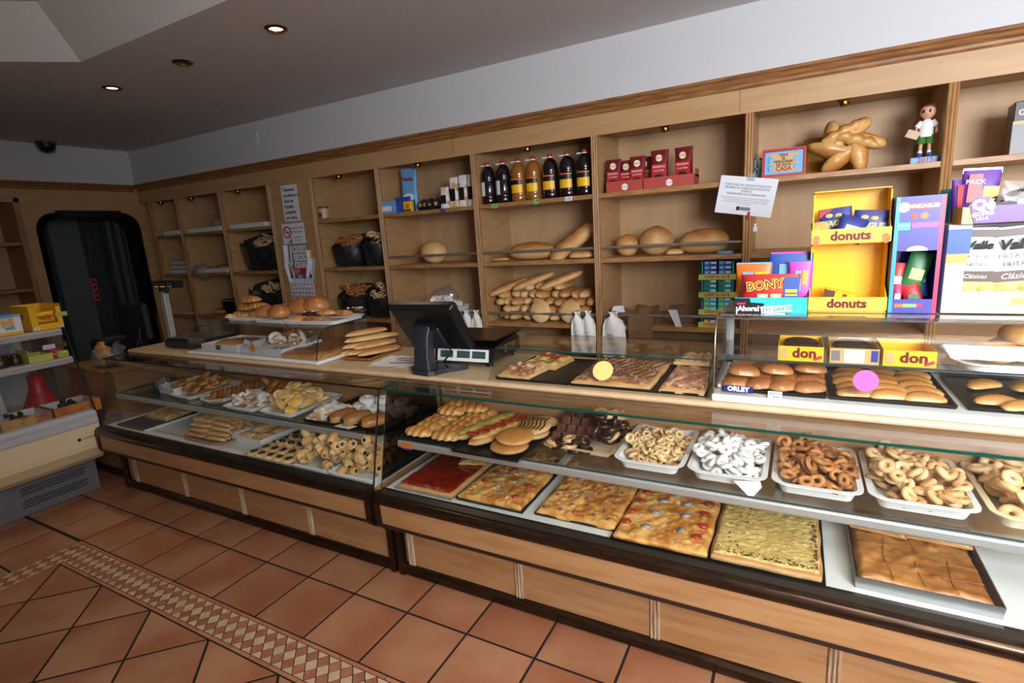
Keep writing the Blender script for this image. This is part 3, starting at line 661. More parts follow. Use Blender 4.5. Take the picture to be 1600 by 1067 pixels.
for x0, x1, t in ((2.222, 2.474, 'low salmon coffee carton at left holding the small bags'), (2.482, 2.805, 'low salmon coffee carton at right holding the two tall bags')):
    o = thing('coffee_carton', t, 'carton', ((x0+x1)/2, 2.20, 1.876)); w = x1-x0
    part('tray', boxtray(w, .20, .072, .003), 'pk_salmon', o); part('emblem', MB().lathe([(0, 0), (.022, 0), (.022, .002), (0, .002)], n=14), 'pk_white', o, (w*.02, -.101, .03), (PI/2, 0, 0)); text('VALOR', .014, 'ink_red', o, (w*.02, -.104, .03))
    if x0 > 2.48: part('side_flap', MB().box(w/2-.004, w/2, -.04, .1, .06, .11), 'pk_salmon', o)
# --- loaves on the middle shelves
def bread(name, mb, mt, lab, loc, rot=(0, 0, 0), grp=None, cat='bread'): return solo(name, mb, mt, lab, cat, loc, rot, grp)
bread('round_loaf', MB().ell((0, 0, 0), .082, .09, .078, 18, 12, fn=lambda x, y, z: (x*(1+.05*math.sin(5*z)), y, z)), 'bread', 'small round loaf at the left behind the rail, right of the long loaf', (2.325, 2.24, 1.507), (0, .2, .3))
bread('round_loaf', MB().ell((0, 0, 0), .118, .10, .10, 20, 12, fn=lambda x, y, z: (x, y, z+(.06*math.exp(-((x-y)*5)**2) if z > 0 else 0))), 'bread', 'middle round loaf with a slashed crust on the second shelf', (2.53, 2.24, 1.528), (0, 0, .4))
bread('long_loaf', loaf(.33, .2, .20, tap=3, slash=2, n=20, base=.6, k=26), 'bread', 'large oval brown loaf beside the notice', (2.85, 2.25, 1.431), (0, 0, 0))
bread('bread_roll', loaf(.12, .07, .06), 'bread_pale', 'small roll between the round and oval loaves', (2.665, 2.2, 1.43), (0, 0, .3))
bread('round_loaf', MB().ell((0, 0, 0), .125, .09, .098, 20, 12, fn=lambda x, y, z: (x, y, z-(.05*math.exp(-(z*6)**2)*abs(y)))), 'bread_pale', 'single round loaf alone behind the rail above the screen', (.60, 2.24, 1.526), (0, .1, .1))
bread('long_loaf', loaf(.38, .24, .16, tap=2.6, n=18, base=.7, slash=2, k=24), 'bread', 'big golden loaf lying behind the rail below the bottles', (1.56, 2.24, 1.43), (0, 0, .1))
bread('long_loaf', loaf(.44, .15, .14, slash=5, tap=5, n=16, base=.7, k=30), 'bread', 'long slashed loaf leaning up against the divider', (1.93, 2.26, 1.50), (.2, -.62, .25))
bread('bread_roll', loaf(.20, .10, .09), 'bread', 'small loaf lying below the leaning long loaf', (2.0, 2.17, 1.43), (0, 0, .2))
bread('bread_roll', loaf(.16, .09, .05), 'bread', 'flat roll at the left end of the loaf shelf', (1.29, 2.19, 1.43), (0, 0, .1))
solo('blue_dish', MB().lathe([(0, 0), (.05, 0), (.052, .012), (.046, .016), (0, .014)], n=20), 'pk_lightblue', 'flat blue dish beside the oval loaf', 'dish', (2.99, 2.17, 1.43))
# --- the pile of baguettes
bgm = [loaf(.33+.04*k, .098, .084, slash=5+k, tap=4, n=12, k=18, base=.75, seed=k).mesh('baguette', 'bread' if k % 2 else 'bread_pale') for k in range(4)]
rg = random.Random(5)
for r, (n, z) in enumerate(((10, .948), (9, 1.006), (10, 1.064), (9, 1.122), (7, 1.18))):
    for i in range(n):
        x = 1.262+(r % 2)*.043+i*.087+rg.uniform(-.008, .008)+(.05 if r == 5 else 0)+(i*.06 if r == 5 else 0)
        if x > 2.05 or (r == 4 and i == 0): continue
        a = PI/2+.02+rg.uniform(-.2, .14); o = lk('baguette', bgm[rg.randrange(4)], None, (x, 2.325+rg.uniform(-.025, .02), z+rg.uniform(0, .006)), (rg.uniform(-.4, .4), 0, a), rg.uniform(.88, 1))
        tag(o, 'baguette in the ' + ('bottom', 'second', 'third', 'fourth', 'fifth, topmost')[r] + ' row of the big pile on the lowest bread shelf', 'baguette', 'baguettes piled on the lowest bread shelf')
for x, z, rz, t in ((1.30, 1.19, -.35, 'left'), (1.52, 1.235, -.3, 'middle'), (1.76, 1.24, -.25, 'right')):
    bread('long_loaf', loaf(.36, .07, .066, slash=4, tap=4, base=.8), 'bread', 'baguette lying slantwise across the pile top, ' + t + ' of three', (x+.06, 2.2, z), (0, -.32, .5))
for x, t in ((1.665, 'left'), (1.915, 'right')):
    bread('round_flat_bread', MB().ell((0, 0, 0), .088, .03, .09, 22, 10), 'bread_pale', t + ' round flat bread standing upright before the baguettes', (x, 2.105, 1.036), (-.1, 0, 0))
# --- white bread bags hanging from the rails
def bbag(x, w, h, ztop, lab, seed):
    rg = random.Random(seed); R = []; n = 20
    for j, (t, ww, dd) in enumerate(((0, 1, .3), (.05, 1.04, .45), (.35, 1.02, .5), (.68, 1.0, .48), (.82, .82, .36), (.89, .42, .26), (.93, .26, .2), (.97, .42, .24), (1, .5, .1))):
        R.append([(w/2*ww*math.cos(2*PI*i/n)*(1+rg.uniform(-.06, .06)), w*.3*dd*math.sin(2*PI*i/n)+.012*math.sin(3*2*PI*i/n+j), h*t) for i in range(n)])
    o = thing('bread_bag', lab, 'bread bag', (x, 2.025, ztop-h), 0, 'white bread bags hanging from the rails'); part('bag', MB().loft(R), 'paper_warm', o)
    part('hook', MB().tube([(0, .0, h*.985), (0, .03, h*1.0), (0, .058, h*.975), (0, .058, h*.95)], .003, 6), 'steel', o)
    for k in range(3): text(('PAN', 'DEL', 'DIA')[k], w*.16, 'pk_grey', o, (-w*.1+k*w*.05, -w*.19, h*(.5-.09*k)))
bbag(2.0, .10, .31, 1.055, 'white bread bag hanging from the rail, left of the middle divider', 1); bbag(2.085, .10, .32, 1.06, 'white bread bag hanging close against the middle divider on its left', 2); bbag(2.275, .16, .33, 1.055, 'white printed bread bag hanging just right of the middle divider', 3)
bbag(1.03, .09, .26, 1.05, 'white bread bag hanging behind the screen, the left one', 4); bbag(1.125, .085, .25, 1.05, 'white bread bag hanging behind the screen, the right one', 5)
# --- top shelf with blue sweet bags and wafers
o = thing('sweet_bag', 'tall light blue sweet bag standing behind blue cartons', 'sweet bag', (.42, 2.22, 1.885), .05)
part('bag', pouch(.165, .06, .36), 'pk_lightblue', o); text('Pictolin', .045, 'pk_red', o, (0, -.034, .27), (PI/2, .1, 0), bold=.001); part('swirl_print', MB().lathe([(0, 0), (.06, 0), (.06, .001), (0, .001)], n=18), 'pk_white', o, (0, -.031, .12), (PI/2, 0, 0)).scale = (1, .5, 1)
o = thing('open_carton', 'open pale blue carton with a white pocket at the shelf end', 'carton', (.275, 2.13, 1.877)); part('tray', boxtray(.15, .12, .10), 'pk_lightblue', o); part('front_label', MB().box(-.055, .045, -.0625, -.06, .02, .06), 'pk_white', o)
o = thing('open_carton', 'open deep blue carton beside the yellow sweet box', 'carton', (.42, 2.14, 1.877)); part('tray', boxtray(.13, .1, .095), 'pk_blue', o); part('flap', MB().box(-.065, .1, -.052, -.05, .095, .125), 'pk_blue', o)
o = thing('sweet_box', 'small yellow and green sweet box before the blue bag', 'box', (.49, 2.09, 1.876)); part('body', MB().box(-.04, .04, -.02, .02, 0, .085, 0, .002), 'pk_yellow', o); part('print', MB().lathe([(0, 0), (.022, 0), (.022, .001), (0, .001)], n=14), 'pk_orange', o, (0, -.02, .045), (PI/2, 0, 0)); part('leaf_print', MB().box(-.038, .038, -.0215, -.02, .003, .02), 'pk_green', o)
for k, (x, rz) in enumerate(((.60, .2), (.675, -.3), (.74, .5))):
    o = thing('black_pouch', ('black glossy sweet pouch lying nearest the yellow box', 'middle black glossy pouch lying with gold stripe', 'black glossy pouch lying nearest the wafers')[k], 'pouch', (x, 2.15, 1.877), rz); part('pouch', MB().ell((0, 0, .045), .052, .06, .045, 12, 8, fn=lambda a, b, c: (a*(1+.15*math.sin(4*b)), b, c*(1+.2*math.sin(5*a)))), 'black_bag', o); part('stripe', MB().box(-.01, .005, -.0615, -.056, .03, .06), 'pk_gold', o)
for k, (x, h, y) in enumerate(((.845, .17, 2.13), (.925, .24, 2.15), (1.005, .25, 2.16), (1.085, .25, 2.17))):
    o = thing('wafer_pack', ('short', 'second', 'third', 'rightmost')[k] + ' speckled wafer pack with black label in the row of four', 'wafer pack', (x, y, 1.876), 0, 'speckled wafer packs on the top shelf')
    part('pack', pouch(.078, .06, h), 'sugar_puff', o); part('label', MB().box(-.024, .024, -.0315, -.026, h*.22, h*.62), 'pk_black', o)
# --- low shelf of the screen bay: dusted cookies under film
o = thing('cookie_tray', 'white tray on the shelf behind the screen', 'tray', (.70, 2.20, 1.007)); part('tray', dish(.40, .26, .05), 'white_plastic', o); part('liner', slab(.34, .2, .045, 10, 8, 3), 'paper', o, (0, 0, .006))
solo('flat_carton', MB().box(-.2, .2, -.12, .12, 0, .058, 0, .004), 'cardboard_white', 'white flat carton under the cookie tray behind the screen', 'carton', (.71, 2.22, .947))
dm = [loaf(.08, .05, .045, seed=k).mesh('dusted_cookie', 'sugar_puff') for k in range(2)]
heap('dusted_cookie', dm, (.69, 2.19), .38, .24, 1.045, 46, .03, .028, .075, 'sugar dusted cookie on the shelf tray behind the screen', 'cookie', 'sugar dusted cookies behind the screen', .3, 8)
solo('plastic_film', MB().ell((0, 0, 0), .13, .08, .10, 16, 10, fn=lambda x, y, z: (x*(1+.1*math.sin(7*z+4*y)), y*(1+.2*math.sin(6*x)), z*(1+.12*math.sin(5*x+3*y)))), 'film', 'crumpled clear plastic film behind the dusted cookies', 'plastic film', (.56, 2.42, 1.10))
# --- black bags of ring biscuits
rbm = [MB().torus(.03, .011, 14, 7, wob=.1, flat=.8).mesh('ring_biscuit', m_) for m_ in ('ring_brown', 'bun_brown')]
rpm = [MB().torus(.028, .011, 14, 7, wob=.1, flat=.8).mesh('ring_biscuit', m_) for m_ in ('ring_tan', 'ring_pale')]
def sack(x, z, w, h, lab, ms, il, seed, n=26, d=.32, y=2.27):
    rg = random.Random(seed); n2 = 24; R = []
    ph = [rg.random()*6 for _ in range(5)]
    def rr(a): return 1+.07*math.sin(3*a+ph[0])+.05*math.sin(5*a+ph[1])+.04*math.sin(9*a+ph[2])
    for t, s_, dz in ((0, .72, 0), (.06, .86, 0), (.3, .97, 0), (.55, 1.0, .12), (.75, 1.04, .30), (.9, 1.06, .42), (.86, 1.0, .42), (.7, .93, .30), (.5, .88, .12)):
        R.append([(w/2*s_*math.cos(2*PI*i/n2)*rr(2*PI*i/n2), d/2*s_*math.sin(2*PI*i/n2)*rr(2*PI*i/n2), h*(t*.62+dz*.85*(.55+.5*math.sin(2*PI*i/n2)))) for i in range(n2)])
    solo('black_bag', MB().loft(R, 0, True, True, True), 'black_bag', lab, 'plastic bag', (x, y, z+.001), (0, 0, rg.uniform(-.1, .1)), 'black bags of biscuits on the shelves')
    heap('bagged_ring', ms, (x, y-.01), w*.80, d*.80, z+h*.43, n, .036, .02, h*.16, il, 'biscuit', il + 's', .35, seed, floorfn=lambda X, Y: (Y/(d*.8)+.5)*h*.46)
sack(-.395, 1.422, .36, .33, 'black plastic bag of brown rings, upper left in the tin can bay', rbm, 'brown ring biscuit in the upper left black bag', 1)
sack(-.03, 1.422, .36, .35, 'black plastic bag of tan rings, upper right in the tin can bay', rpm, 'tan ring biscuit in the upper right black bag', 2)
sack(-.40, .937, .37, .33, 'black plastic bag of brown rings, lower left in the tin can bay', rbm, 'brown ring biscuit in the lower left black bag', 3)
sack(-.03, .937, .36, .33, 'black plastic bag of pale rings, lower right in the tin can bay', rpm, 'pale ring biscuit in the lower right black bag', 4)
sack(-1.62, 1.422, .64, .42, 'large black bag of pale biscuits on the shelf left of the calendar', rpm, 'pale biscuit in the large bag left of the calendar', 5, 20)
sack(-1.64, .937, .62, .40, 'large black bag on the lower shelf left of the calendar', rpm, 'biscuit in the lower bag left of the calendar', 6, 14)
o = thing('tin_can', 'small shiny tin can with printed label at the shelf end', 'tin can', (-.545, 2.12, 1.87)); part('body', MB().lathe([(0, 0), (.05, 0), (.052, .003), (.052, .006), (.05, .008), (.05, .122), (.052, .125), (.05, .128), (.047, .124), (0, .124)], n=22), 'steel', o); part('label', MB().lathe([(.0506, .02), (.0506, .11)], n=22), 'pk_tan', o); part('label_spot', MB().box(-.02, .02, -.0535, -.05, .03, .07), 'pk_purple', o)
# --- corner bays
def papertray(x, z, w, lab, stuff=None, seed=1):
    o = thing('paper_tray', lab, 'tray', (x, 2.22, z)); part('tray', boxtray(w, .30, .045, .004, flare=.01), 'cardboard_white', o)
papertray(-1.63, 1.869, .56, 'white shallow tray on the top shelf left of the notice panel'); papertray(-2.38, 1.869, .60, 'white tray on the top shelf, second bay from the corner'); papertray(-2.36, 1.421, .55, 'white tray on the middle shelf under wrapped loaves'); papertray(-3.0, 1.869, .30, 'white tray on the top shelf of the corner bay')
for k, (x, z, t) in enumerate(((-2.52, 1.885, 'brown loaf slice in the top corner tray, left'), (-2.38, 1.885, 'brown loaf slice in the top corner tray, middle'), (-1.75, 1.882, 'brown flat loaf in the tray left of the notice panel'), (-1.5, 1.882, 'second brown flat loaf in the tray left of the notice panel'))): bread('flat_loaf', loaf(.18, .12, .05), 'bread', t, (x, 2.2, z), (0, 0, .2*k))
solo('plastic_film', MB().ell((0, 0, 0), .14, .1, .07, 14, 8, fn=lambda x, y, z: (x*(1+.12*math.sin(7*z+4*y)), y, z*(1+.2*math.sin(5*x+3*y)))), 'film', 'crumpled clear film on the top corner tray', 'plastic film', (-2.2, 2.2, 1.95))
solo('plastic_film', MB().ell((0, 0, 0), .13, .09, .09, 14, 8, fn=lambda x, y, z: (x*(1+.12*math.sin(7*z+4*y)), y, z*(1+.2*math.sin(5*x+3*y)))), 'film', 'crumpled clear film hanging off the middle corner tray', 'plastic film', (-2.58, 2.11, 1.43))
for k in range(3): bread('wrapped_loaf', loaf(.24, .10, .075, seed=k), 'bun_brown', ('left', 'middle', 'right')[k] + ' brown wrapped loaf on the middle corner tray', (-2.5+.13*k, 2.2, 1.43+.012*k), (0, 0, .3))
for k in range(3): solo('flat_carton', MB().box(-.2, .2, -.14, .14, 0, .042, 0, .006), 'cardboard_white', ('bottom', 'middle', 'topmost')[k] + ' white flat carton of the stack in the corner bay', 'carton', (-3.02+.02*k, 2.24, 1.422+.05*k), (0, 0, -.06*k))
o = thing('wire_basket', 'dark round basket on the low corner shelf', 'basket', (-2.2, 2.22, .937)); part('bowl', MB().lathe([(0, 0), (.12, 0), (.15, .08), (.165, .17), (.155, .17), (.14, .08), (0, .015)], n=24), 'black_metal', o); part('rim', MB().torus(.162, .007, 24, 6, c=(0, 0, .17)), 'rail_metal', o)
for k in range(3): bread('flat_loaf', loaf(.16, .09, .06, seed=k), 'bread', ('left', 'middle', 'right')[k] + ' loaf inside the dark round basket', (-2.26+.06*k, 2.2+.02*k, 1.04+.015*k), (.1, .1, .6*k))
bread('flat_loaf', loaf(.22, .14, .09), 'bread', 'loaf lying in paper beside the dark basket', (-2.48, 2.2, .94), (0, 0, .2))
solo('paper_sheet', MB().prism([(-.2, 0), (.2, 0), (.21, .01), (0, .016), (-.19, .012)], 'y', -.14, .14), 'cardboard_white', 'white paper sheet on the low shelf of the corner bay', 'paper', (-3.0, 2.24, .937))
# --- notice panel
def flat(name, x0, x1, z0, z1, mt, lab, cat, y=2.064, rot=0., th=.0015):
    o = thing(name, lab, cat, ((x0+x1)/2, y, (z0+z1)/2), rot=(0, rot, 0)); w, h = (x1-x0)/2, (z1-z0)/2; part('sheet', MB().box(-w, w, -th, 0, -h, h), mt, o); return o
o = flat('spelt_notice', -1.025, -.80, 1.89, 2.228, 'paper', 'white notice sheet with bold lines at the panel top', 'notice', rot=.02)
for k, s in enumerate(('Tenemos', 'productos a', 'base de', 'Espelta,', 'pregunta', 'por ellos.')): text(s, .042, 'ink', o, (-.085, -.002, .125-.052*k), al='LEFT', bold=.0012)
o = flat('no_smoking_sign', -1.09, -.775, 1.675, 1.87, 'paper', 'white no smoking sign with red crossed circle', 'sign')
part('red_ring', MB().torus(.052, .006, 24, 6), 'ink_red', o, (-.085, -.003, .015), (PI/2, 0, 0)); part('red_bar', MB().box(-.05, .05, -.004, -.002, -.005, .005), 'ink_red', o, (-.085, 0, .015), (0, .8, 0)); part('cigarette', MB().box(-.03, .03, -.003, -.0015, -.004, .004), 'ink', o, (-.085, 0, .015))
for k, s in enumerate(('PROHIBIDO FUMAR', 'SMOKING AREA')): text(s, .021, 'ink', o, (.05, -.002, .05-.035*k))
part('corner_mark', MB().prism([(-.03, 0), (.03, 0), (.03, .05)], 'y', -.003, -.0015), 'pk_grey', o, (-.06, 0, -.09))
for k, s in enumerate(('Permitido fumar', 'en esta zona')): text(s, .018, 'ink', o, (.06, -.002, -.035-.03*k))
o = flat('price_chart', -1.09, -.76, 1.42, 1.665, 'pk_grey', 'grey chart of number cards pinned under the no smoking sign', 'chart'); k = 0
for j in range(3):
    for i in range(3):
        part('number_card', MB().box(-.028, .028, -.004, -.0015, -.034, .034), 'paper', o, (.0+.068*i-.02, 0, .078-.078*j)); text(str('438 69472'.replace(' ', '1')[k]), .05, 'ink', o, (.0+.068*i-.02, -.0045, .078-.078*j), bold=.001); k += 1
def slip(x, z, w, h, rot, lab, mt='paper', y=2.058): 
    m = MB(); N = 5; P = [(w*(i/N-.5), -.002-.010*math.sin(i*1.7)) for i in range(N+1)]
    m.prism(P+[(a, b+.0015) for a, b in P[::-1]], 'z', -h/2, h/2); solo('paper_slip', m, mt, lab, 'paper slip', (x, y, z), (0, rot, 0))
slip(-1.05, 1.57, .14, .19, .1, 'upper crumpled white slip pinned left on the calendar panel'); slip(-1.055, 1.40, .12, .18, -.25, 'lower white slip pinned left above the calendar'); slip(-.755, 1.43, .12, .20, .3, 'white slip curling at the right above the calendar'); slip(-.745, 1.57, .075, .07, .0, 'small yellow note pinned right of the number cards', 'yellow_note')
o = flat('wall_calendar', -1.085, -.745, 1.11, 1.44, 'paper', 'wall calendar with red and blue header and bold dates', 'calendar', y=2.062)
part('red_header', MB().box(-.14, .14, -.004, -.0015, .10, .165), 'ink_red', o); part('blue_header', MB().box(-.165, .165, -.004, -.0015, .062, .098), 'ink_blue', o)
for k in range(3): text(('SERVICIO TECNICO', 'DE MAQUINARIA', 'Y REPUESTOS')[k], .014, 'paper', o, (-.05, -.0045, .15-.018*k))
text('JULIO', .026, 'paper', o, (0, -.0045, .08), bold=.001)
for d in range(1, 32):
    c = (d+3) % 7; r = (d+3)//7
    if d < 32: text(str(d), .034, 'ink_red' if c == 6 else 'ink', o, (-.138+.046*c, -.002, .04-.041*r), bold=.001)
# --- lower middle bay: paper bags, gum rack
rg = random.Random(11)
for k in range(9):
    w_, h_ = rg.uniform(.17, .24), rg.uniform(.10, .17); N = 6; x = 2.27+.062*k; m = MB()
    P = [(w_*(i/N-.5), .010*math.sin(i*1.3+k)) for i in range(N+1)]; m.prism(P+[(a, b+.012) for a, b in P[::-1]], 'z', 0, h_)
    tag(part('paper_bag', m, 'brown_paper', None, (x, 2.17+.022*(k % 3), .947+.0), (rg.uniform(-1.25, -.8), rg.uniform(-.08, .08), rg.uniform(-.2, .2))), 'flat brown paper bag in the heap on the lower shelf', 'paper bag', 'brown paper bags heaped on the lower shelf')
solo('paper_bag', MB().box(-.085, .085, -.006, .006, -.1, .1, 0, .004), 'brown_paper', 'brown paper bag hanging over the shelf edge', 'paper bag', (2.46, 2.045, .93), (.08, 0, .05))
solo('paper_slip', MB().prism([(-.03, 0), (.03, 0), (.06, -.12), (.02, -.12)], 'y', -.002, .0), 'paper', 'white paper strip hanging over the rail', 'paper slip', (2.68, 2.05, 1.07), (.1, 0, 0))
solo('paper_slip', MB().prism([(-.05, 0), (.05, 0), (.03, .05), (-.04, .045)], 'y', -.002, .0), 'paper', 'white paper scrap lying among the brown bags', 'paper slip', (2.30, 2.06, 1.045), (-.5, 0, 0))
gr = thing('gum_rack', 'tall chewing gum rack with yellow offer strips', 'gum rack', (2.955, 2.16, .946))
part('frame', MB().box(-.098, -.09, -.05, .06, 0, .44).box(.09, .098, -.05, .06, 0, .44).box(-.09, .09, .055, .06, 0, .44), 'pk_teal', gr)
for z, mt, c2_ in ((.02, 'pk_blue', 'pk_yellow'), (.105, 'pk_cyan', 'pk_lime'), (.225, 'pk_teal', 'pk_green'), (.345, 'pk_blue', 'pk_lightblue')):
    for r in range(3 if z > .02 else 1):
        for i in range(2):
            b = part('gum_box', MB().box(-.04, .04, -.045, .05, 0, .03, 0, .002), mt, gr, (-.045+.09*i, 0, z+.005+.031*r)); part('gum_print', MB().box(-.035, -.008, -.046, -.044, .006, .024).box(.004, .036, -.046, -.044, .01, .02, 1), [c2_, 'pk_white'], b)
for z in (.0, .085, .20, .318):
    b = part('offer_strip', MB().box(-.115, .115, -.062, -.054, z, z+.036), 'pk_lime', gr); text('OFERTA 2x1€', .026, 'ink_red', gr, (0, -.0625, z+.018), bold=.0006)
# --- taped notice on the divider
nt = thing('taped_notice', 'white printed notice taped to the divider, turned a little', 'notice', (3.118, 2.048, 1.777), rot=(.05, .175, 0))
part('sheet', MB().box(-.162, .162, -.0015, 0, -.112, .112), 'paper', nt)
for k, (s, z, b) in enumerate((('A PARTIR DEL DIA 1 DE JULIO DE 2018, ESTA', .063, .017), ('PROHIBIDO EL COBRO DE LAS BOLSAS DE', .045, .017), ('PLASTICO', .028, .017), ('AGRADECEMOS SU COLABORACION', .010, .017), ('Por el Real Decreto sobre la reduccion del consumo de bolsas de plastico', -.012, .0105), ('los comercios deben cobrar una cantidad por cada bolsa de plastico', -.024, .0105), ('que se entregue al cliente en el punto de venta, salvo las muy ligeras', -.036, .0105), ('de uso alimentario', -.048, .0105))): text(s, b, 'ink' if b > .012 else 'pk_grey', nt, (0, -.0022, z), sx=.78 if b > .012 else .9)
part('stamp', MB().box(-.04, .04, -.0025, -.0012, -.085, -.065, 0), 'pk_grey', nt); part('stamp_mark', MB().box(-.04, -.024, -.003, -.002, -.087, -.063), 'ink', nt)
part('clip', MB().box(.03, .045, -.008, .002, -.13, -.09, 0, .002), 'pk_red', nt); part('tape', MB().box(-.015, .03, -.003, -.0015, .09, .135), 'film', nt)
solo('wall_clip', MB().box(-.012, .012, -.01, .006, 0, .03, 0, .003).box(-.006, .006, -.008, .006, .03, .05, 0), 'white_plastic', 'small white clip on the divider below the taped notice', 'clip', (3.175, 2.07, 1.56))
# --- top right bays
o = thing('teal_frame', 'narrow dark teal lattice piece behind the red-framed picture', 'ornament', (3.172, 2.22, 1.876)); part('bars', MB().box(-.02, -.012, -.01, .01, 0, .13).box(.012, .02, -.01, .01, 0, .13).box(-.02, .02, -.01, .01, 0, .01).box(-.02, .02, -.01, .01, .06, .07).box(-.02, .02, -.01, .01, .12, .13), 'pk_teal', o); o.children[0].data.materials[0] = MATS['pk_teal']; part('diagonal', MB().box(-.004, .004, -.006, .006, -.03, .03), 'pk_teal', o, (0, 0, .035), (0, .5, 0))
pf = thing('framed_picture', 'red-framed painted tile with lettering leaning on the top shelf', 'picture', (3.315, 2.15, 1.878), rot=(-.12, 0, .05))
part('frame', MB().loft([[(sx*a, y, .083+sz*b) for sx, sz in ((-1, -1), (1, -1), (1, 1), (-1, 1))] for a, b, y in ((.118, .082, .008), (.118, .082, -.012), (.105, .069, -.012), (.102, .066, -.004))], 0, False, True, False), 'pk_red', pf)
part('blue_field', MB().box(-.102, .102, -.005, .004, .017, .149), 'pk_lightblue', pf); part('panel', MB().box(-.08, .08, -.008, -.004, .03, .136, 0, .002), 'pk_tan', pf)
for k, s in enumerate(('VIVA', 'EL', 'PERSONAL', 'DE ESTA')): text(s, .022, 'ink', pf, (0, -.0088, .125-.019*k), bold=.0005)
text('CASA', .034, 'ink_red', pf, (0, -.0088, .045), bold=.001)
for sx in (-1, 1):
    for z in (.055, .10): part('blue_flower', MB().lathe([(0, 0), (.018, 0), (.016, .003), (0, .004)], n=9), 'pk_lightblue', pf, (sx*.068, -.008, z), (PI/2, 0, 0))
gt = thing('gold_tray', 'shiny gold card tray standing behind the star bread', 'tray', (3.585, 2.36, 1.877), rot=(-1.22, 0, 0)); gt.rotation_euler = (PI/2-.25, 0, 0)
part('tray', dish(.34, .24, .02, r=.02, lip=.02, scallop=.012, k=8), 'gold_card', gt, (0, .115, -.01))
st = thing('star_bread', 'golden star-shaped bread figure leaning on the gold tray', 'bread', (3.635, 2.22, 1.90), rot=(-.2, 0, 0)); st.scale = (1.3, 1.2, 1.12)
for k in range(6):
    a = PI/2+k*PI/3+.2; part('arm', loaf(.19, .105, .08, lumps=2, amp=.06, base=.8, seed=k), 'golden', st, (.055*math.cos(a), -.01*(k % 2), .112+.055*math.sin(a)), (0, -a, 0))
part('braid', loaf(.20, .06, .06, lumps=4, twist=.2, base=.8), 'golden', st, (-.0, -.045, .15), (0, -.5, 0)); part('braid', loaf(.20, .06, .06, lumps=4, twist=.2, base=.8), 'golden', st, (.02, -.05, .10), (0, .45, 0))
dl = thing('boy_doll', 'foam boy doll in white shirt and green shorts on a blue base', 'doll', (4.0, 2.18, 1.876), -.1)
part('base', MB().box(-.062, .062, -.05, .05, 0, .035, 0, .004), 'pk_lightblue', dl); text('2015', .036, 'pk_red', dl, (.005, -.0515, .017), bold=.001); text('IS', .032, 'pk_red', dl, (-.0635, 0, .017), (PI/2, 0, -PI/2), bold=.001)
for sx in (-1, 1):
    part('leg', MB().tube([(sx*.02, 0, .055), (sx*.018, 0, .135)], [.008, .010], 8), 'skin_doll', dl); part('sock', MB().lathe([(.011, 0), (.011, .018), (.008, .02), (0, .02)], (sx*.02, 0, .052), 10), 'white_plastic', dl)
    part('shoe', MB().ell((sx*.022, -.012, .046), .015, .026, .013, 12, 8), 'pk_blue', dl)
    part('shorts_leg', MB().lathe([(.021, 0), (.017, .045), (.0, .045)], (sx*.017, 0, .105), 12), 'green_cloth', dl)
    arm = [(sx*.03, 0, .215), (sx*.045, -.005, .185), (sx*.042, -.03, .158)]
    part('arm', MB().tube(arm, [.009, .007, .006], 8), 'skin_doll', dl); part('sleeve', MB().tube([(sx*.024, 0, .222), (sx*.043, -.003, .194)], [.012, .014], 10), 'white_plastic', dl)
part('shirt', MB().lathe([(0, .14), (.034, .14), (.032, .18), (.028, .215), (.014, .232), (0, .232)], n=14), 'white_plastic', dl).scale = (1, .7, 1)
hd = part('head', MB().ell((0, 0, .268), .036, .034, .037, 16, 12), 'skin_doll', dl); part('hair', MB().ell((.004, .008, .279), .0375, .034, .034, 16, 10, fn=lambda x, y, z: (x, y, max(z, -.35+.9*max(0, -y)))), 'hair_doll', hd); part('neck', MB().tube([(0, 0, .228), (0, 0, .245)], .01, 8), 'skin_doll', dl)
for sx in (-1, 1): part('eye', MB().ell((sx*.013-.006, -.031, .27), .006, .004, .009, 8, 6), 'ink', hd)
part('mouth', MB().box(-.012, .002, -.0345, -.032, .25, .252), 'ink_red', hd); part('nose', MB().ell((-.006, -.034, .261), .003, .004, .003, 6, 5), 'skin_doll', hd)
part('sheet', MB().box(-.035, .025, -.003, .003, -.02, .02), 'mosaic_cream', dl, (-.055, -.045, .155), (.3, .4, .2))
o = thing('black_box', 'black and grey package at the right frame edge on top shelf', 'box', (4.47, 2.24, 1.876), -.1); part('body', MB().box(-.11, .11, -.09, .09, 0, .26, 0, .003), 'pk_black', o); part('stripe', MB().box(-.111, .111, -.0915, -.09, .15, .165), 'pk_gold', o); part('lower', MB().box(-.111, .111, -.091, -.09, .0, .15), 'pk_grey', o); text('don', .06, 'pk_white', o, (-.05, -.092, .21))
# ================================================================== ON THE WORKTOPS
WZ = .991
# --- left weighing scale with pole display
s1 = thing('pole_scale', 'grey weighing scale with tall pole display on left worktop', 'weighing scale', (-.40, .62, WZ))
part('body', MB().box(-.20, .21, -.10, .20, .015, .062, 0, .012), 'black_plastic', s1); part('plate', MB().box(-.17, .20, -.08, .19, .066, .074, 0, .003), 'steel', s1); part('front_key_panel', MB().box(-.16, .19, -.103, -.098, .022, .05), 'dark_plastic', s1)
for x in (-.15, .16):
    for y in (-.06, .16): part('foot', MB().lathe([(0, 0), (.018, 0), (.018, .016), (0, .016)], (x, y, 0), 12), 'black_plastic', s1)
part('pole', MB().box(-.262, -.212, -.035, .005, 0, .40, 0, .005), 'steel_soft', s1); part('pole_foot', MB().box(-.275, -.19, -.06, .06, 0, .012, 0, .003), 'black_plastic', s1)
hd = part('display_head', MB().box(-.335, -.03, -.04, .02, .425, .478, 0, .006), 'black_plastic', s1); part('head_mount', MB().box(-.275, -.2, -.03, .01, .385, .43, 0, .006), 'dark_plastic', s1)
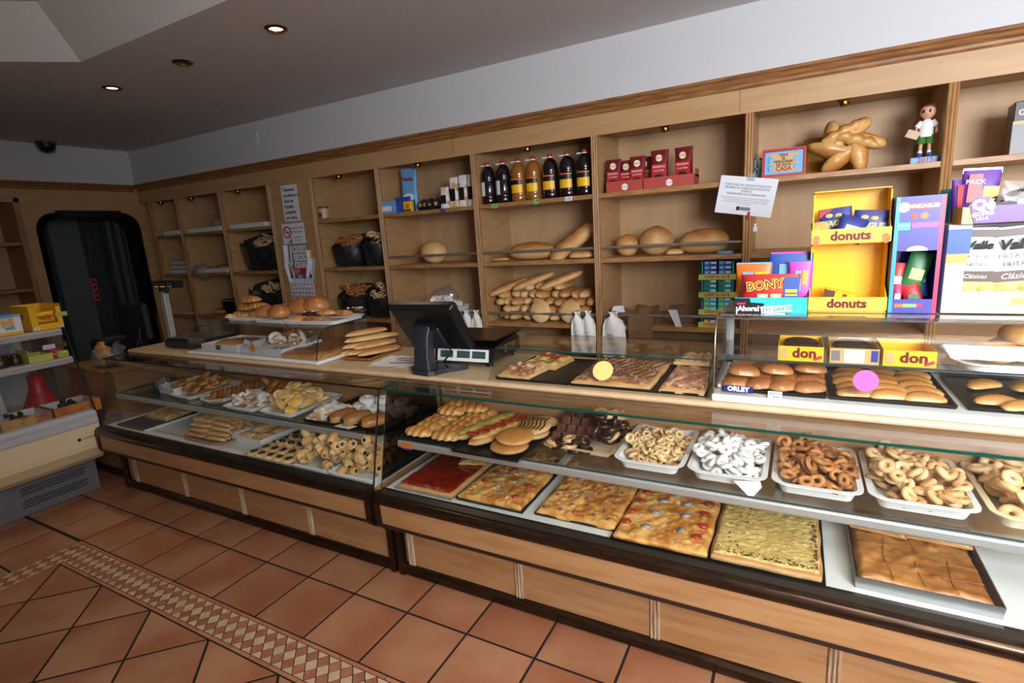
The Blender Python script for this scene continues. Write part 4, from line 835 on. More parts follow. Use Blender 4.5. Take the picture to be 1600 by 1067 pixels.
for x, c in ((-.30, 'led_amber'), (-.22, 'led_amber'), (-.13, 'led_green')): part('readout', MB().box(x, x+.06, -.0415, -.039, .445, .463), 'lcd', hd); part('readout_bar', MB().box(x, x+.055, -.042, -.0405, .434, .438), c, hd)
# --- black till screen and printer at the corner end
o = thing('till_screen', 'black till screen seen from behind at the corner end', 'screen', (-1.12, .62, .90), .1)
part('shell', MB().box(-.15, .15, -.02, .03, .10, .40, 0, .035), 'black_plastic', o); part('stand', MB().box(-.05, .05, -.03, .03, 0, .13, 0, .01), 'black_plastic', o); part('foot', MB().box(-.11, .11, -.09, .09, -.035, .005, 0, .006), 'black_plastic', o); part('cable', MB().tube([(.06, -.025, .22), (.09, -.05, .15), (.05, -.06, .08), (.08, -.08, .01)], .005, 6), 'dark_plastic', o)
bt = [(-1.42, .62, .875)]
o = thing('black_printer', 'dark printer box beside the till in the shadow', 'printer', (-1.45, .56, .856)); part('body', MB().box(-.10, .10, -.1, .12, 0, .16, 0, .01), 'black_plastic', o); part('lid', MB().box(-.095, .095, -.09, .1, .16, .175, 0, .006), 'dark_plastic', o)
# --- plastic bag of rolls on the low cabinet
solo('roll_bag', MB().ell((0, 0, .07), .12, .09, .075, 18, 10, fn=lambda x, y, z: (x*(1+.1*math.sin(6*z+3*y)), y, z*(1+.14*math.sin(5*x+4*y)))), 'film', 'clear plastic bag of rolls on the low cabinet', 'plastic bag', (-1.12, .37, .857))
solo('film_tail', MB().loft([[(.012*k*math.cos(2*PI*i/14)*(1+.25*math.sin(3*2*PI*i/14)), .006*k*math.sin(2*PI*i/14)+.004*math.sin(5*2*PI*i/14)*k, .02*k) for i in range(14)] for k in range(1, 6)], 0, True, True, False), 'film', 'flared plastic wrap tail beside the bag of rolls', 'plastic film', (-1.04, .40, .93), (0, .8, 0))
rb = [loaf(.08, .06, .05, seed=k, lumps=2, amp=.1).mesh('wrapped_roll', 'golden') for k in range(2)]
heap('wrapped_roll', rb, (-1.12, .37), .19, .13, .860, 12, .035, .035, .09, 'small golden roll inside the bag on the low cabinet', 'roll', 'rolls in the bag on the low cabinet', .3, 4)
# --- acrylic case with curved front
ac = thing('acrylic_case', 'clear curved acrylic case holding doughnuts on left worktop', 'display case', (-.16, 0, WZ)); AL = 1.22
CP = [(.435, .022), (.447, .09), (.463, .135), (.49, .170), (.525, .188), (.57, .195), (.86, .195)]
part('base', MB().box(-.01, AL+.01, .425, .90, 0, .018, 0, .004), 'white_plastic', ac)
part('shell', MB().prism(CP+[(y-(.004 if y < .5 else 0), z+.0045) for y, z in CP[::-1]], 'x', 0, AL, 0, True), 'acrylic', ac)
for x in (0, AL-.005): part('end_panel', MB().prism(CP+[(.86, .022)], 'x', x, x+.005), 'acrylic', ac)
part('end_rim', MB().tube([(AL-.002, y-.002, z+.003) for y, z in CP], .003, 6), 'black_plastic', ac)
for y, z in ((.46, .03), (.84, .17), (.48, .04)): part('screw', MB().lathe([(0, 0), (.006, 0), (.006, .004), (0, .004)], n=10), 'chrome', ac, (AL, y, z+.012), (0, PI/2, 0))
for x0, w_, rz, t in ((.10, .34, .05, 'white card box in the acrylic case, left, with a loaf'), (.50, .40, -.05, 'white paper-lined box of doughnuts in the acrylic case')):
    o = thing('card_box', t, 'box', (-.16+x0+w_/2, .62, WZ+.019), rz); part('tray', boxtray(w_, .30, .048), 'cardboard_white', o)
    if x0 > .3:
        m = MB(); 
        for a in range(4):
            ang = a*PI/2+PI/4; m.add([(.24*math.cos(ang-.5), .17*math.sin(ang-.5), .048), (.24*math.cos(ang+.5), .17*math.sin(ang+.5), .048), (.27*math.cos(ang+.3), .2*math.sin(ang+.3), .075), (.27*math.cos(ang-.3), .2*math.sin(ang-.3), .078)], [(0, 1, 2, 3), (3, 2, 1, 0)])
        part('paper_lining', m, 'paper', o); part('price_disc', MB().lathe([(0, 0), (.026, 0), (.026, .002), (0, .002)], n=18), 'orange_note', o, (-.07, -.155, .045), (PI/2, 0, 0))
    else: part('price_tag', MB().box(-.02, .02, -.156, -.152, .015, .045), 'pk_green', o)
bread('flat_loaf', loaf(.40, .14, .07, slash=3), 'bread', 'long loaf lying in the left card box of the acrylic case', (.10, .64, WZ+.028), (0, 0, .3))
dn = [MB().torus(.026, .0145, 18, 10, flat=.9).mesh('doughnut', 'sugar_puff'), MB().torus(.025, .015, 18, 10, flat=.9).mesh('doughnut', 'bun_brown')]
heap('doughnut', dn, (.55, .63), .37, .25, WZ+.025, 32, .038, .026, .12, 'sugared doughnut in the paper-lined box of the acrylic case', 'doughnut', 'doughnuts in the acrylic case', .5, 12)
bread('flat_cake', slab(.30, .40, .035, 18, 20, 5), 'flaky', 'brown flat cake at the right end of the acrylic case', (.875, .655, WZ+.019), (0, 0, 0), cat='cake')
# trays on top of it
tz = WZ+.201
for x, y, w_, d_, rz, t in ((.20, .70, .36, .22, .03, 'white oval tray with croissants on top of the acrylic case'), (.52, .67, .34, .24, 0, 'white tray with brown buns on top of the acrylic case'), (.86, .70, .44, .30, .06, 'white tray with chocolate pastries on top of the acrylic case')):
    o = thing('serving_tray', t, 'tray', (x, y, tz), rz); part('tray', dish(w_, d_, .022, r=.05), 'white_plastic', o)
cr_ = [loaf(.17, .07, .066, lumps=7, amp=.10, bend=.5, tap=1.8, k=28, seed=k).mesh('croissant', 'flaky') for k in range(2)]
for k, (x, y, z, rz, rx) in enumerate(((.13, .66, .012, .3, 0), (.27, .66, .012, -.2, 0), (.20, .73, .014, .1, 0), (.17, .68, .062, .1, .1), (.25, .70, .066, .3, 0), (.20, .69, .112, .15, .1))):
    tag(lk('croissant', cr_[k % 2], None, (x, y, tz+z), (rx, 0, rz)), ('left croissant in the bottom row on the oval tray', 'right croissant in the bottom row on the oval tray', 'rear croissant in the bottom row on the oval tray', 'left croissant in the second layer on the oval tray', 'right croissant in the second layer on the oval tray', 'topmost croissant of the pile on the oval tray')[k], 'croissant', 'croissants on the acrylic case')
for k, x in enumerate((.06, .10)): bread('small_roll', loaf(.07, .05, .045), 'bread_pale', ('pale small roll at the left end of the oval tray', 'second pale small roll at the left end of the oval tray')[k], (x, .62+.02*k, tz+.012), (0, 0, .5*k))
for k, (x, y, z, s, rz) in enumerate(((.44, .62, .012, .95, .1), (.57, .61, .012, 1., -.1), (.50, .74, .012, .95, .4), (.60, .76, .014, 1.2, .2), (.70, .79, .014, 1.3, -.1))):
    bread('sweet_bun', MB().ell((0, 0, .05), .078, .062, .05, 20, 12, fn=lambda a, b, c: (a, b, c*(1 if c > 0 else .8))), 'bun_brown', ('front left brown bun on the bun tray', 'front right brown bun on the bun tray', 'rear brown bun on the bun tray', 'large pale-topped brown bun on the bun tray', 'largest oval brown bun behind the others')[k], (x, y, tz+z), (0, 0, rz)).scale = (s, s, s)
for k, (x, y, z, L_, mt, rz) in enumerate(((.76, .60, .012, .15, 'golden', .25), (.88, .60, .012, .16, 'cookie_dark', .1), (.80, .67, .03, .14, 'choco', .3), (.93, .66, .045, .14, 'golden', .0), (.99, .73, .03, .15, 'cookie_dark', .2), (1.03, .80, .035, .14, 'choco', .3), (.90, .75, .02, .16, 'cookie_dark', .1))):
    o = bread('chocolate_pastry', loaf(L_, .07, .05, lumps=3, amp=.06, seed=k), mt, ('golden pastry at the front left of the chocolate tray', 'studded pastry at the front of the chocolate tray', 'chocolate coated pastry behind the golden one', 'golden pastry lying on the others', 'brown pastry right of the middle on the chocolate tray', 'chocolate pastry at the right rear of the tray', 'brown pastry hidden at the rear middle')[k], (x, y, tz+z), (0, 0, rz), 'pastries on the chocolate tray', 'pastry')
    if mt == 'choco':
        m = MB(); rg = random.Random(k)
        for q in range(14): m.ell((rg.uniform(-.05, .05), rg.uniform(-.012, .012), .0325), .006, .004, .004, 6, 4)
        part('nut_crumbs', m, 'cream_plastic', o)
# --- long sugar breads on a small tray
o = thing('bread_tray', 'small gold card tray under the long pale breads', 'tray', (1.19, .73, WZ), .12); part('tray', dish(.22, .34, .012, r=.02), 'gold_card', o)
lf = [loaf(.27+.02*k, .052, .046, tap=3, seed=k).mesh('finger_bread', 'bread_pale' if k else 'bread') for k in range(3)]
for k, (x, z) in enumerate(((1.10, .010), (1.15, .010), (1.20, .010), (1.25, .010), (1.125, .048), (1.175, .048), (1.225, .048), (1.15, .086), (1.20, .086), (1.17, .122))):
    tag(lk('finger_bread', lf[k % 3], None, (x, .73+.012*(k % 3), WZ+z), (0, 0, 1.15+.12*math.sin(k*2.1))), 'long pale finger bread in the stack on the small tray', 'finger bread', 'finger breads stacked on the small tray')
# --- written paper sheets
pm = MB(); NX, NY = 10, 8; rg = random.Random(9); V = []
for j in range(NY+1):
    for i in range(NX+1): V.append((-.15+.30*i/NX+.008*math.sin(j*2), -.12+.24*j/NY+.006*math.sin(i*2.2), .004+.008*abs(math.sin(i*.9+j*.7))*(1 if i in (0, NX) or j in (0, NY) else .5)))
F = [(j*(NX+1)+i, j*(NX+1)+i+1, (j+1)*(NX+1)+i+1, (j+1)*(NX+1)+i) for j in range(NY) for i in range(NX)]
pm.add(V, F, 0, True); pm.add([(x, y, 0.001) for x, y, z in V], [f[::-1] for f in F], 0, True)
o = thing('paper_sheets', 'white handwritten paper sheets lying beside the till', 'paper', (1.535, .60, WZ), .15); part('sheet', pm, 'paper_warm', o)
for k, s in enumerate(('pan de 1/2', 'rosca 2', 'empanada')): text(s, .038, 'ink', o, (.02, .06-.05*k, .0125), (0, 0, .1), sh=.3)
# --- till terminal with its back to the customers
tl = thing('till_terminal', 'black touchscreen till on a pedestal, back to the customers', 'till', (1.80, .50, WZ), .0)
part('base', MB().prism([(-.11, -.02), (-.05, -.085), (.05, -.095), (.075, -.075), (.10, -.02), (.17, .075), (.16, .10), (-.06, .10), (-.11, .03)], 'z', .0, .022), 'dark_plastic', tl)
part('pedestal', MB().loft([[(x*a+.0, y*b-.045+c, z) for x, y in rrect(-.05, .05, -.035, .035, .012, 3)] for a, b, c, z in ((1.0, 1.0, 0, .02), (.85, .9, .0, .10), (.85, .85, .01, .18), (.9, .8, .03, .235))]), 'dark_plastic', tl)
part('hinge', MB().tube([(-.055, -.018, .232), (.055, -.018, .232)], .022, 12), 'black_plastic', tl)
scn = part('screen', MB().loft([[(x*a, y, z*a) for x, z in rrect(-.19, .19, -.155, .155, .012, 3)] for a, y in ((.86, -.032), (.93, -.028), (1, -.008), (1, .012), (.985, .016))], 0, False), 'black_plastic', tl, (.0, .045, .225), (.62, 0, .06))
part('mount_plate', MB().box(-.06, .06, -.045, -.03, -.12, .02, 0, .006), 'dark_plastic', scn); part('bezel', MB().box(-.175, .175, .015, .018, -.14, .14), 'lcd', scn)
part('cable', MB().tube([(.05, .07, .15), (.10, .05, .09), (.07, .02, .05), (.10, .0, .024)], .005, 6), 'black_plastic', tl)
# --- second scale behind it
s2 = thing('counter_scale', 'black counter scale with wide top plate beside the till', 'weighing scale', (1.915, .78, WZ), .04)
part('body', MB().prism([(-.17, .028), (-.155, .10), (.12, .125), (.16, .10), (.16, .028)], 'x', -.17, .17), 'black_plastic', s2); part('plate', MB().box(-.18, .175, -.13, .18, .128, .138, 0, .004), 'wood_edge', s2)
o = s2.children[-1]; o.data.materials[0] = MATS['bronze']
part('key_panel', MB().prism([(-.178, .032), (-.164, .092), (-.158, .092), (-.17, .032)], 'x', -.15, .15), 'pk_white', s2)
for x in (-.13, -.03, .06): part('display_window', MB().prism([(-.178, .05), (-.169, .084), (-.165, .084), (-.174, .05)], 'x', x, x+.075), 'lcd', s2)
for x in (-.13, .13):
    for y in (-.12, .12): part('foot', MB().lathe([(0, 0), (.02, 0), (.02, .03), (0, .03)], (x, y, 0), 12), 'black_plastic', s2)
part('side_slot', MB().box(.1695, .172, -.02, -.008, .05, .09), 'pk_grey', s2)
# --- low flat glass case with pizza slabs
fc = thing('flat_glass_case', 'low flat glass case with slanted front holding pizza slabs', 'display case', (2.18, 0, WZ)); FL = .955
m = MB().prism([(.425, .0), (.52, .128), (.525, .128), (.43, .0)], 'x', 0, FL, 0, False, 1); part('front_pane', m, ['glass', 'glass_edge'], fc)
m = MB().box(0, FL, .512, .87, .129, .135); m.m[2] = 1; part('top_pane', m, ['glass', 'glass_edge'], fc)
for x in (0, FL-.005): part('end_pane', MB().prism([(.432, 0), (.527, .128), (.865, .128), (.865, 0)], 'x', x, x+.005), 'glass', fc)
part('price_disc', MB().lathe([(0, 0), (.043, 0), (.043, .002), (0, .002)], n=26), 'yellow_note', fc, (.535, .470, .072), (PI/2-.62, 0, 0))
def bakingtray(name, w_, d_, loc, lab, mt='black_metal', h=.012, rz=0): 
    o = thing(name, lab, 'baking tray', loc, rz, None); part('tray', boxtray(w_, d_, h, .003, flare=.004), mt, o); return o
bakingtray('baking_tray', .36, .42, (2.385, .66, WZ), 'dark baking tray under the pizza strip, left in the flat case'); bakingtray('baking_tray', .56, .42, (2.85, .66, WZ), 'dark baking tray under the drizzled cake in the flat case')
def pizzastrip(w_, d_, h, mt, base, lab, loc, rz=0, seed=2):
    o = thing('pizza_slab', lab, 'pizza', loc, rz); part('crust', slab(w_, d_, h, 16, 20, seed, .004), base, o); part('topping', slab(w_*.93, d_*.95, .010, 18, 22, seed+1, .009, 60, .01), mt, o, (0, 0, h*.72)); return o
o = pizzastrip(.16, .19, .022, 'ham_pizza', 'bread', 'ham pizza strip at the front left of the flat case', (2.295, .555, WZ+.006), -.1)
o = pizzastrip(.19, .20, .022, 'onion', 'bread', 'tomato and onion pizza strip behind the ham strip', (2.335, .755, WZ+.006), -.1, 4)
for k in range(5): part('tomato_slice', MB().ell((0, 0, .034), .022, .02, .006, 10, 6), 'tomato', o, (-.06+.03*k, .05-.03*(k % 2), 0))
o = pizzastrip(.34, .40, .026, 'ham_pizza', 'bread', 'large cake slab with chocolate drizzle in the flat case', (2.745, .655, WZ+.006), 0, 6)
m = MB(); rg = random.Random(2)
for k in range(13):
    x = -.16+.32*k/12; m.tube([(x+.02*math.sin(j*1.4+k), -.18+.36*j/8, .045+.002*math.sin(j)) for j in range(9)], .0021, 5)
part('chocolate_drizzle', m, 'choco', o)
pizzastrip(.17, .36, .026, 'ham_pizza', 'bread', 'ham pizza slab at the right end of the flat case', (3.035, .63, WZ+.006), 0, 9); pizzastrip(.17, .06, .026, 'ham_pizza', 'bread', 'small pizza offcut lying on the right ham slab', (3.03, .79, WZ+.04), 0, 12)
# --- tall curved glass case
gc = thing('curved_glass_case', 'tall curved glass case with two levels of pasties on the right', 'display case', (3.155, 0, WZ)); GL = 1.12
CP = [(.425, .03), (.436, .12), (.444, .19), (.453, .237), (.469, .272), (.499, .295), (.545, .303), (.60, .305)]
part('base', MB().box(-.005, GL, .418, .93, 0, .026, 0, .004), 'white_plastic', gc)
part('front_pane', MB().prism(CP+[(y+.005, z-.004) for y, z in CP[::-1]], 'x', 0, GL, 0, True), 'glass', gc)
part('top_board', MB().box(0, GL, .575, .93, .2885, .2975), 'glass', gc); o = gc.children[-1]; o.data.materials[0] = MATS['glass']
part('top_rail', MB().box(-.002, GL, .575, .595, .283, .288, 0), 'chrome', gc); part('top_rail', MB().box(-.002, GL, .905, .93, .27, .288), 'chrome', gc)
part('end_pane', MB().prism(CP+[(.92, .30), (.92, .03)], 'x', 0, .005), 'glass', gc); part('end_rim', MB().tube([(.0, y, z) for y, z in CP], .004, 6), 'chrome', gc)
m = MB().box(.01, GL, .56, .92, .125, .131); m.m[2] = 1; part('middle_shelf', m, ['glass', 'glass_edge_dark'], gc); part('rear_frame', MB().box(0, GL, .92, .935, .026, .06).box(0, .02, .92, .935, .026, .30), 'steel_soft', gc)
part('knob', MB().lathe([(0, 0), (.010, 0), (.012, .006), (.006, .012), (0, .012)], n=12), 'chrome', gc, (.016, .43, .055), (PI/2, 0, 0))
st_ = part('name_plate', MB().box(.035, .135, .4275, .4305, .038, .062), 'pk_navy', gc); text('ORLEY', .024, 'pk_white', gc, (.085, .4272, .050), bold=.0012)
part('price_note', MB().box(.183, .228, .428, .431, .024, .052), 'pk_white', gc); text('PISTO', .013, 'ink_blue', gc, (.205, .4275, .043)); text('1,80€', .012, 'ink_blue', gc, (.205, .4275, .031))
part('pink_disc', MB().lathe([(0, 0), (.036, 0), (.036, .002), (0, .002)], n=22), 'pink_note', gc, (.47, .436, .11), (PI/2-.1, 0, 0))
bakingtray('baking_tray', .34, .42, (3.35, .675, WZ+.027), 'dark tray of round pasties, left in the curved case'); bakingtray('baking_tray', .35, .42, (3.70, .675, WZ+.027), 'dark tray of half-moon pasties, middle of the curved case'); bakingtray('baking_tray', .32, .42, (4.06, .675, WZ+.027), 'dark tray with few pasties, right in the curved case')
em = loaf(.115, .075, .06, lumps=2, amp=.04, tap=2.2, n=14).mesh('round_pasty', 'bun_brown')
for r in range(4):
    for i in range(4): tag(lk('round_pasty', em, None, (3.228+.08*i, .515+.085*r, WZ+.034), (0, 0, .5+.1*math.sin(i+r))), 'shiny brown pasty on the left tray of the curved case', 'pasty', 'shiny brown pasties on the left tray')
for k in range(3): tag(lk('round_pasty', em, None, (3.25+.11*k, .53+.05*k, WZ+.075), (0, .1, .3)), 'shiny brown pasty lying on top of the left tray rows', 'pasty', 'shiny brown pasties on top of the rows')
hm = loaf(.125, .058, .042, bend=.85, tap=1.9, n=12, k=20, lumps=9, amp=.03).mesh('half_moon_pasty', 'golden')
hmn = 0
for cx_ in (3.605, 3.70, 3.795):
    for r in range(5):
        tag(lk('half_moon_pasty', hm, None, (cx_+.006*math.sin(r*2), .515+.07*r, WZ+.032+.004), (-.15, 0, PI+.12*math.sin(r*3+cx_*9))), 'golden half-moon pasty in the rows of the middle tray', 'pasty', 'half-moon pasties on the middle tray')
for k, (x, y, t) in enumerate(((3.985, .54, 'left golden pasty at the front of the right tray'), (4.035, .50, 'middle golden pasty at the front of the right tray'), (4.12, .49, 'rightmost golden pasty cut by the frame edge'), (3.99, .73, 'pale pasty lying at the rear of the right tray'), (4.10, .74, 'second pale pasty at the rear of the right tray'))): tag(lk('half_moon_pasty', hm, None, (x, y, WZ+.034), (-.1, 0, PI+.2*k)), t, 'pasty')
# upper level
for x, mt, t in ((3.435, 'pk_yellow', 'yellow doughnut carton on the upper level, left'), (3.60, 'pk_tan', 'pale brown doughnut carton between the yellow ones'), (3.757, 'pk_yellow', 'yellow doughnut carton on the upper level, right')):
    o = thing('doughnut_carton', t, 'carton', (x, .67, WZ+.132)); w_ = .146
    part('tray', boxtray(w_, .20, .055, .002), mt, o)
    part('code_print', MB().box(-.068, -.042, -.1015, -.1, .01, .046), 'pk_tan' if mt == 'pk_yellow' else 'pk_grey', o)
    if mt == 'pk_yellow': text('don', .05, 'pk_maroon', o, (.012, -.1018, .03), bold=.0016); part('seal', MB().box(-.014, .014, -.002, 0, -.005, .005), 'pk_pink', o, (.055, -.1005, .014), (0, -.4, 0))
    else: part('pale_front', MB().box(-.03, .03, -.1012, -.1, .004, .05), 'pk_white', o); part('dots', MB().box(.05, .07, -.1012, -.1, .01, .05), 'pk_violet', o)
    if x < 3.7:
        for k in range(2): tag(lk('chocolate_cake', loaf(.125, .07, .05, seed=k).mesh('chocolate_cake', 'choco'), None, (x, .63+.08*k, WZ+.160)), ('front' if k == 0 else 'rear') + ' dark chocolate cake in the ' + ('left yellow' if x < 3.5 else 'pale brown') + ' carton', 'cake')
o = thing('serving_tray', 'white rounded tray of breaded pieces on the upper level', 'tray', (4.06, .70, WZ+.132)); part('tray', dish(.36, .34, .026, r=.08), 'white_plastic', o)
bm = [MB().ell((0, 0, .032), .075, .05, .034, 16, 10, fn=lambda x, y, z: (x*(1+.08*math.sin(7*y)), y, z*(1+.06*math.sin(6*x)))).mesh('breaded_piece', 'golden')]
for k, (x, y, z) in enumerate(((3.99, .62, .02), (4.09, .63, .02), (4.04, .72, .02), (4.13, .73, .02), (4.05, .66, .072))): tag(lk('breaded_piece', bm[0], None, (x, y, WZ+.132+z), (0, 0, .4*k)), ('front left breaded piece on the upper white tray', 'front right breaded piece on the upper white tray', 'rear left breaded piece on the upper white tray', 'rear right breaded piece on the upper white tray', 'breaded piece lying on top of the others on the upper tray')[k], 'fried bread')
# --- things on top of the curved case
TZ = WZ+.2985
solo('spectacle_case', MB().ell((0, 0, .018), .075, .03, .018, 16, 8), 'black_plastic', 'black rounded case lying behind the sweets on the glass', 'case', (3.27, .80, TZ))
bo = thing('sweet_display_tray', 'turquoise and black cake display tray reading Ahora', 'display box', (3.325, .70, TZ), .03)
part('tray', boxtray(.245, .15, .06, .003), 'pk_cyan', bo); part('black_front', MB().prism([(-.122, .0), (-.125, .058), (-.07, .058), (-.068, .042), (-.02, .038), (-.03, .0)], 'y', -.0775, -.075), 'pk_black', bo); text('¡Ahora!', .027, 'pk_white', bo, (-.078, -.0785, .018), bold=.0012); part('white_slip', MB().prism([(-.028, .0), (-.034, .026), (.072, .034), (.075, .01)], 'y', -.0785, -.0765), 'pk_white', bo); text('2+1 GRATIS', .020, 'pk_teal', bo, (.024, -.0792, .017), (PI/2, -.08, 0), bold=.0006); part('pink_seal', MB().box(-.115, -.085, -.0785, -.0765, .034, .042, 0), 'pk_pink', bo)
def packet(w_, d_, h_, seed=0):
    R = []; n = 20; ph = seed
    for j in range(9):
        t = j/8; dd = d_*(math.sin(PI*min(max(t, .04), .96))**.5)*1.0+.002; ww = w_*(1-.03*math.sin(PI*t)+.01*math.sin(9*t+ph))
        R.append([(ww/2*math.copysign(abs(math.cos(2*PI*i/n))**.7, math.cos(2*PI*i/n)), dd/2*math.copysign(abs(math.sin(2*PI*i/n))**.9, math.sin(2*PI*i/n)), h_*t) for i in range(n)])
    return MB().loft(R)
o = thing('cake_packet', 'large red cake packet at the display tray front', 'packet', (3.325, .655, TZ+.02), rot=(-.15, .0, .03))
part('wrapper', packet(.20, .035, .125), 'pk_red', o); text('BONY', .046, 'pk_yellow_pale', o, (-.02, -.021, .082), (PI/2, -.12, 0), bold=.003); text('BONY', .046, 'pk_maroon', o, (-.02, -.0225, .082), (PI/2, -.12, 0)); part('blue_panel', MB().box(.045, .096, -.0195, -.015, .018, .112), 'pk_blue', o); part('yellow_lines', MB().box(.05, .09, -.021, -.019, .03, .036).box(.05, .09, -.021, -.019, .042, .048).box(.05, .09, -.021, -.019, .054, .066), 'pk_yellow', o)
for x in (-.045, .0): part('cake_print', MB().box(x, x+.038, -.0215, -.018, .022, .05, 0), 'pk_tan', o); part('cream_print', MB().lathe([(0, 0), (.010, 0), (.010, .001), (0, .001)], n=12), 'pk_white', o, (x+.019, -.0215, .036), (PI/2, 0, 0))
for k, (x, y, h_, c1, c2_, t) in enumerate(((3.26, .73, .165, 'pk_orange', 'pk_lightblue', 'orange topped cake packet behind the large red packet'), (3.39, .74, .20, 'pk_blue', 'pk_magenta', 'blue cake packet with glossy magenta top'), (3.425, .70, .17, 'pk_magenta', 'pk_blue', 'magenta cake packet at the right end of the tray'))):
    o = thing('cake_packet', t, 'packet', (x, y, TZ+.015), rot=(-.1, 0, .02*k)); part('wrapper', packet((.13, .15, .08)[k], .03, h_), c1, o); part('top_seal', MB().box(-(.063, .07, .04)[k], (.063, .07, .04)[k], -.003, .003, h_*.93, h_*1.03), c2_, o); part('print', MB().box(-.04 if k < 2 else -.02, .0, -.018, -.014, h_*.35, h_*.8).box(.005, .05 if k < 2 else .02, -.018, -.014, h_*.5, h_*.8, 1), ['pk_lightblue', 'pk_yellow'], o)
# two-tier yellow stand
dx = thing('doughnut_stand', 'yellow two-tier doughnut display stand on the curved case', 'display stand', (3.573, .66, TZ), .0)
w_ = .232; H_ = .435
part('back', MB().box(-w_/2, w_/2, .14, .145, 0, H_), 'pk_yellow', dx)
for sx in (-1, 1): part('side', MB().prism([(0, 0), (0, .06), (.06, .10), (.06, .24), (.02, .265), (.02, .30), (.05, .33), (.05, H_-.01), (.145, H_), (.145, 0)], 'x', sx*w_/2-.002, sx*w_/2+.002), 'pk_yellow', dx)
part('lower_shelf', MB().box(-w_/2, w_/2, 0, .145, .008, .012), 'pk_yellow_pale', dx); part('upper_shelf', MB().box(-w_/2, w_/2, .02, .145, .247, .251), 'pk_yellow', dx); part('top_flap', MB().box(-w_/2, w_/2, .05, .145, H_-.003, H_), 'pk_yellow_pale', dx)
part('lower_front', MB().box(-w_/2-.004, w_/2+.004, -.004, 0, .012, .058), 'pk_yellow_pale', dx); part('upper_front', MB().box(-w_/2-.004, w_/2+.004, .014, .018, .25, .30), 'pk_yellow_pale', dx); part('plinth', MB().box(-w_/2+.004, w_/2-.004, .0, .14, 0, .008), 'pk_gold', dx)
text('donuts', .044, 'pk_maroon', dx, (0, -.005, .034), bold=.0018); text('donuts', .044, 'pk_maroon', dx, (0, .013, .274), bold=.0018)
for sx in (-1, 1): part('doughnut_print', MB().lathe([(0, 0), (.03, 0), (.03, .001), (0, .001)], n=16), 'ring_brown', dx, (sx*.105, .0135, .262), (PI/2, 0, 0)).scale = (.4, .6, 1)
for k, (x, y, z, h_, rz, t) in enumerate(((3.535, .74, .30, .105, .1, 'tall blue peanut packet standing upright in the yellow stand'), (3.63, .725, .285, .105, -.08, 'blue peanut packet at the right of the yellow stand'))):
    o = thing('nut_packet', t, 'packet', (x, y, TZ+z-.03), rot=(-.12, -rz, 0)); part('wrapper', packet(.105, .024, h_), 'pk_navy', o); part('name_band', MB().box(-.045, .045, -.0145, -.010, h_*.35, h_*.58), 'pk_blue', o); text('EAGLE', .026, 'pk_yellow_pale', o, (0, -.0155, h_*.465), bold=.001)
    part('nuts_print', MB().ell((-.02, -.012, h_*.75), .012, .002, .008, 8, 5).ell((.01, -.012, h_*.72), .012, .002, .008, 8, 5), 'pk_tan', o)
    if k == 0: part('red_corner', MB().prism([(-.05, h_*.97), (-.05, h_*.7), (-.005, h_*.97)], 'y', -.008, -.004), 'pk_red', o)
o = thing('nut_packet', 'silver-blue peanut packet tipped over at the stand front', 'packet', (3.56, .695, TZ+.254), rot=(-.2, .35, .1)); part('wrapper', packet(.09, .03, .09), 'pk_navy', o); part('foil', MB().box(-.02, .03, -.0175, -.012, .03, .055), 'steel', o)
o = thing('nut_packet', 'olive packet half hidden at the left of the stand', 'packet', (3.487, .71, TZ+.254), rot=(-.1, -.1, .1)); part('wrapper', packet(.06, .025, .075), 'herb', o); part('blue_top', MB().box(-.028, .028, -.006, .004, .06, .075), 'pk_navy', o)
o = thing('doughnut_pack', 'single yellow and brown doughnut pack lying on the lower tier', 'packet', (3.545, .735, TZ+.028), rot=(0, .25, 0)); part('box', MB().box(-.05, .05, -.03, .03, 0, .045, 0, .004), 'pk_yellow', o); part('brown_end', MB().box(-.051, -.015, -.031, -.029, 0.002, .043), 'choco_milk', o); text('nuts', .024, 'pk_maroon', o, (.015, -.032, .02), (PI/2, -PI/2, 0), bold=.001)
# tall toy-sweet box (plain colours)
px = thing('sweet_dispenser_box', 'tall violet and magenta sweet dispenser carton with torn window', 'display box', (3.765, .665, TZ), .04); w_ = .135; H_ = .395
m = MB(); 
for (x0, x1, z0, z1, mi) in ((-w_/2, -w_/2+.012, 0, H_, 2), (w_/2-.012, w_/2, 0, H_, 1), (-w_/2+.012, w_/2-.012, 0, .05, 0), (-w_/2+.012, w_/2-.012, .215, H_, 0)): m.box(x0, x1, 0, .003, z0, z1, mi)
part('front', m, ['pk_violet', 'pk_pink', 'pk_teal'], px); part('shell', MB().box(-w_/2, -w_/2+.003, .003, .15, 0, H_).box(w_/2-.003, w_/2, .003, .15, 0, H_).box(-w_/2, w_/2, .147, .15, 0, H_).box(-w_/2, w_/2, 0, .15, 0, .003).box(-w_/2, w_/2, .002, .15, H_-.003, H_), 'pk_violet', px)
part('window_arch', MB().prism([(.03*math.cos(a), .215+.016*math.sin(a)) for a in [PI*k/10 for k in range(11)]], 'y', -.002, 0), 'pk_white', px)
text('MASCABLES', .016, 'pk_white', px, (.008, -.002, .362), bold=.0008); part('red_title_band', MB().box(-.03, .046, -.0015, 0, .352, .372), 'pk_red', px); part('white_burst', MB().lathe([(0, 0), (.017, 0), (.017, .001), (0, .001)], n=10), 'pk_white', px, (-.045, 0, .36), (PI/2, 0, 0))
for x, c_ in ((-.015, 'pk_red'), (.012, 'pk_orange')): part('seal', MB().lathe([(0, 0), (.011, 0), (.011, .0012), (0, .0012)], n=14), c_, px, (x, 0, .33), (PI/2, 0, 0))
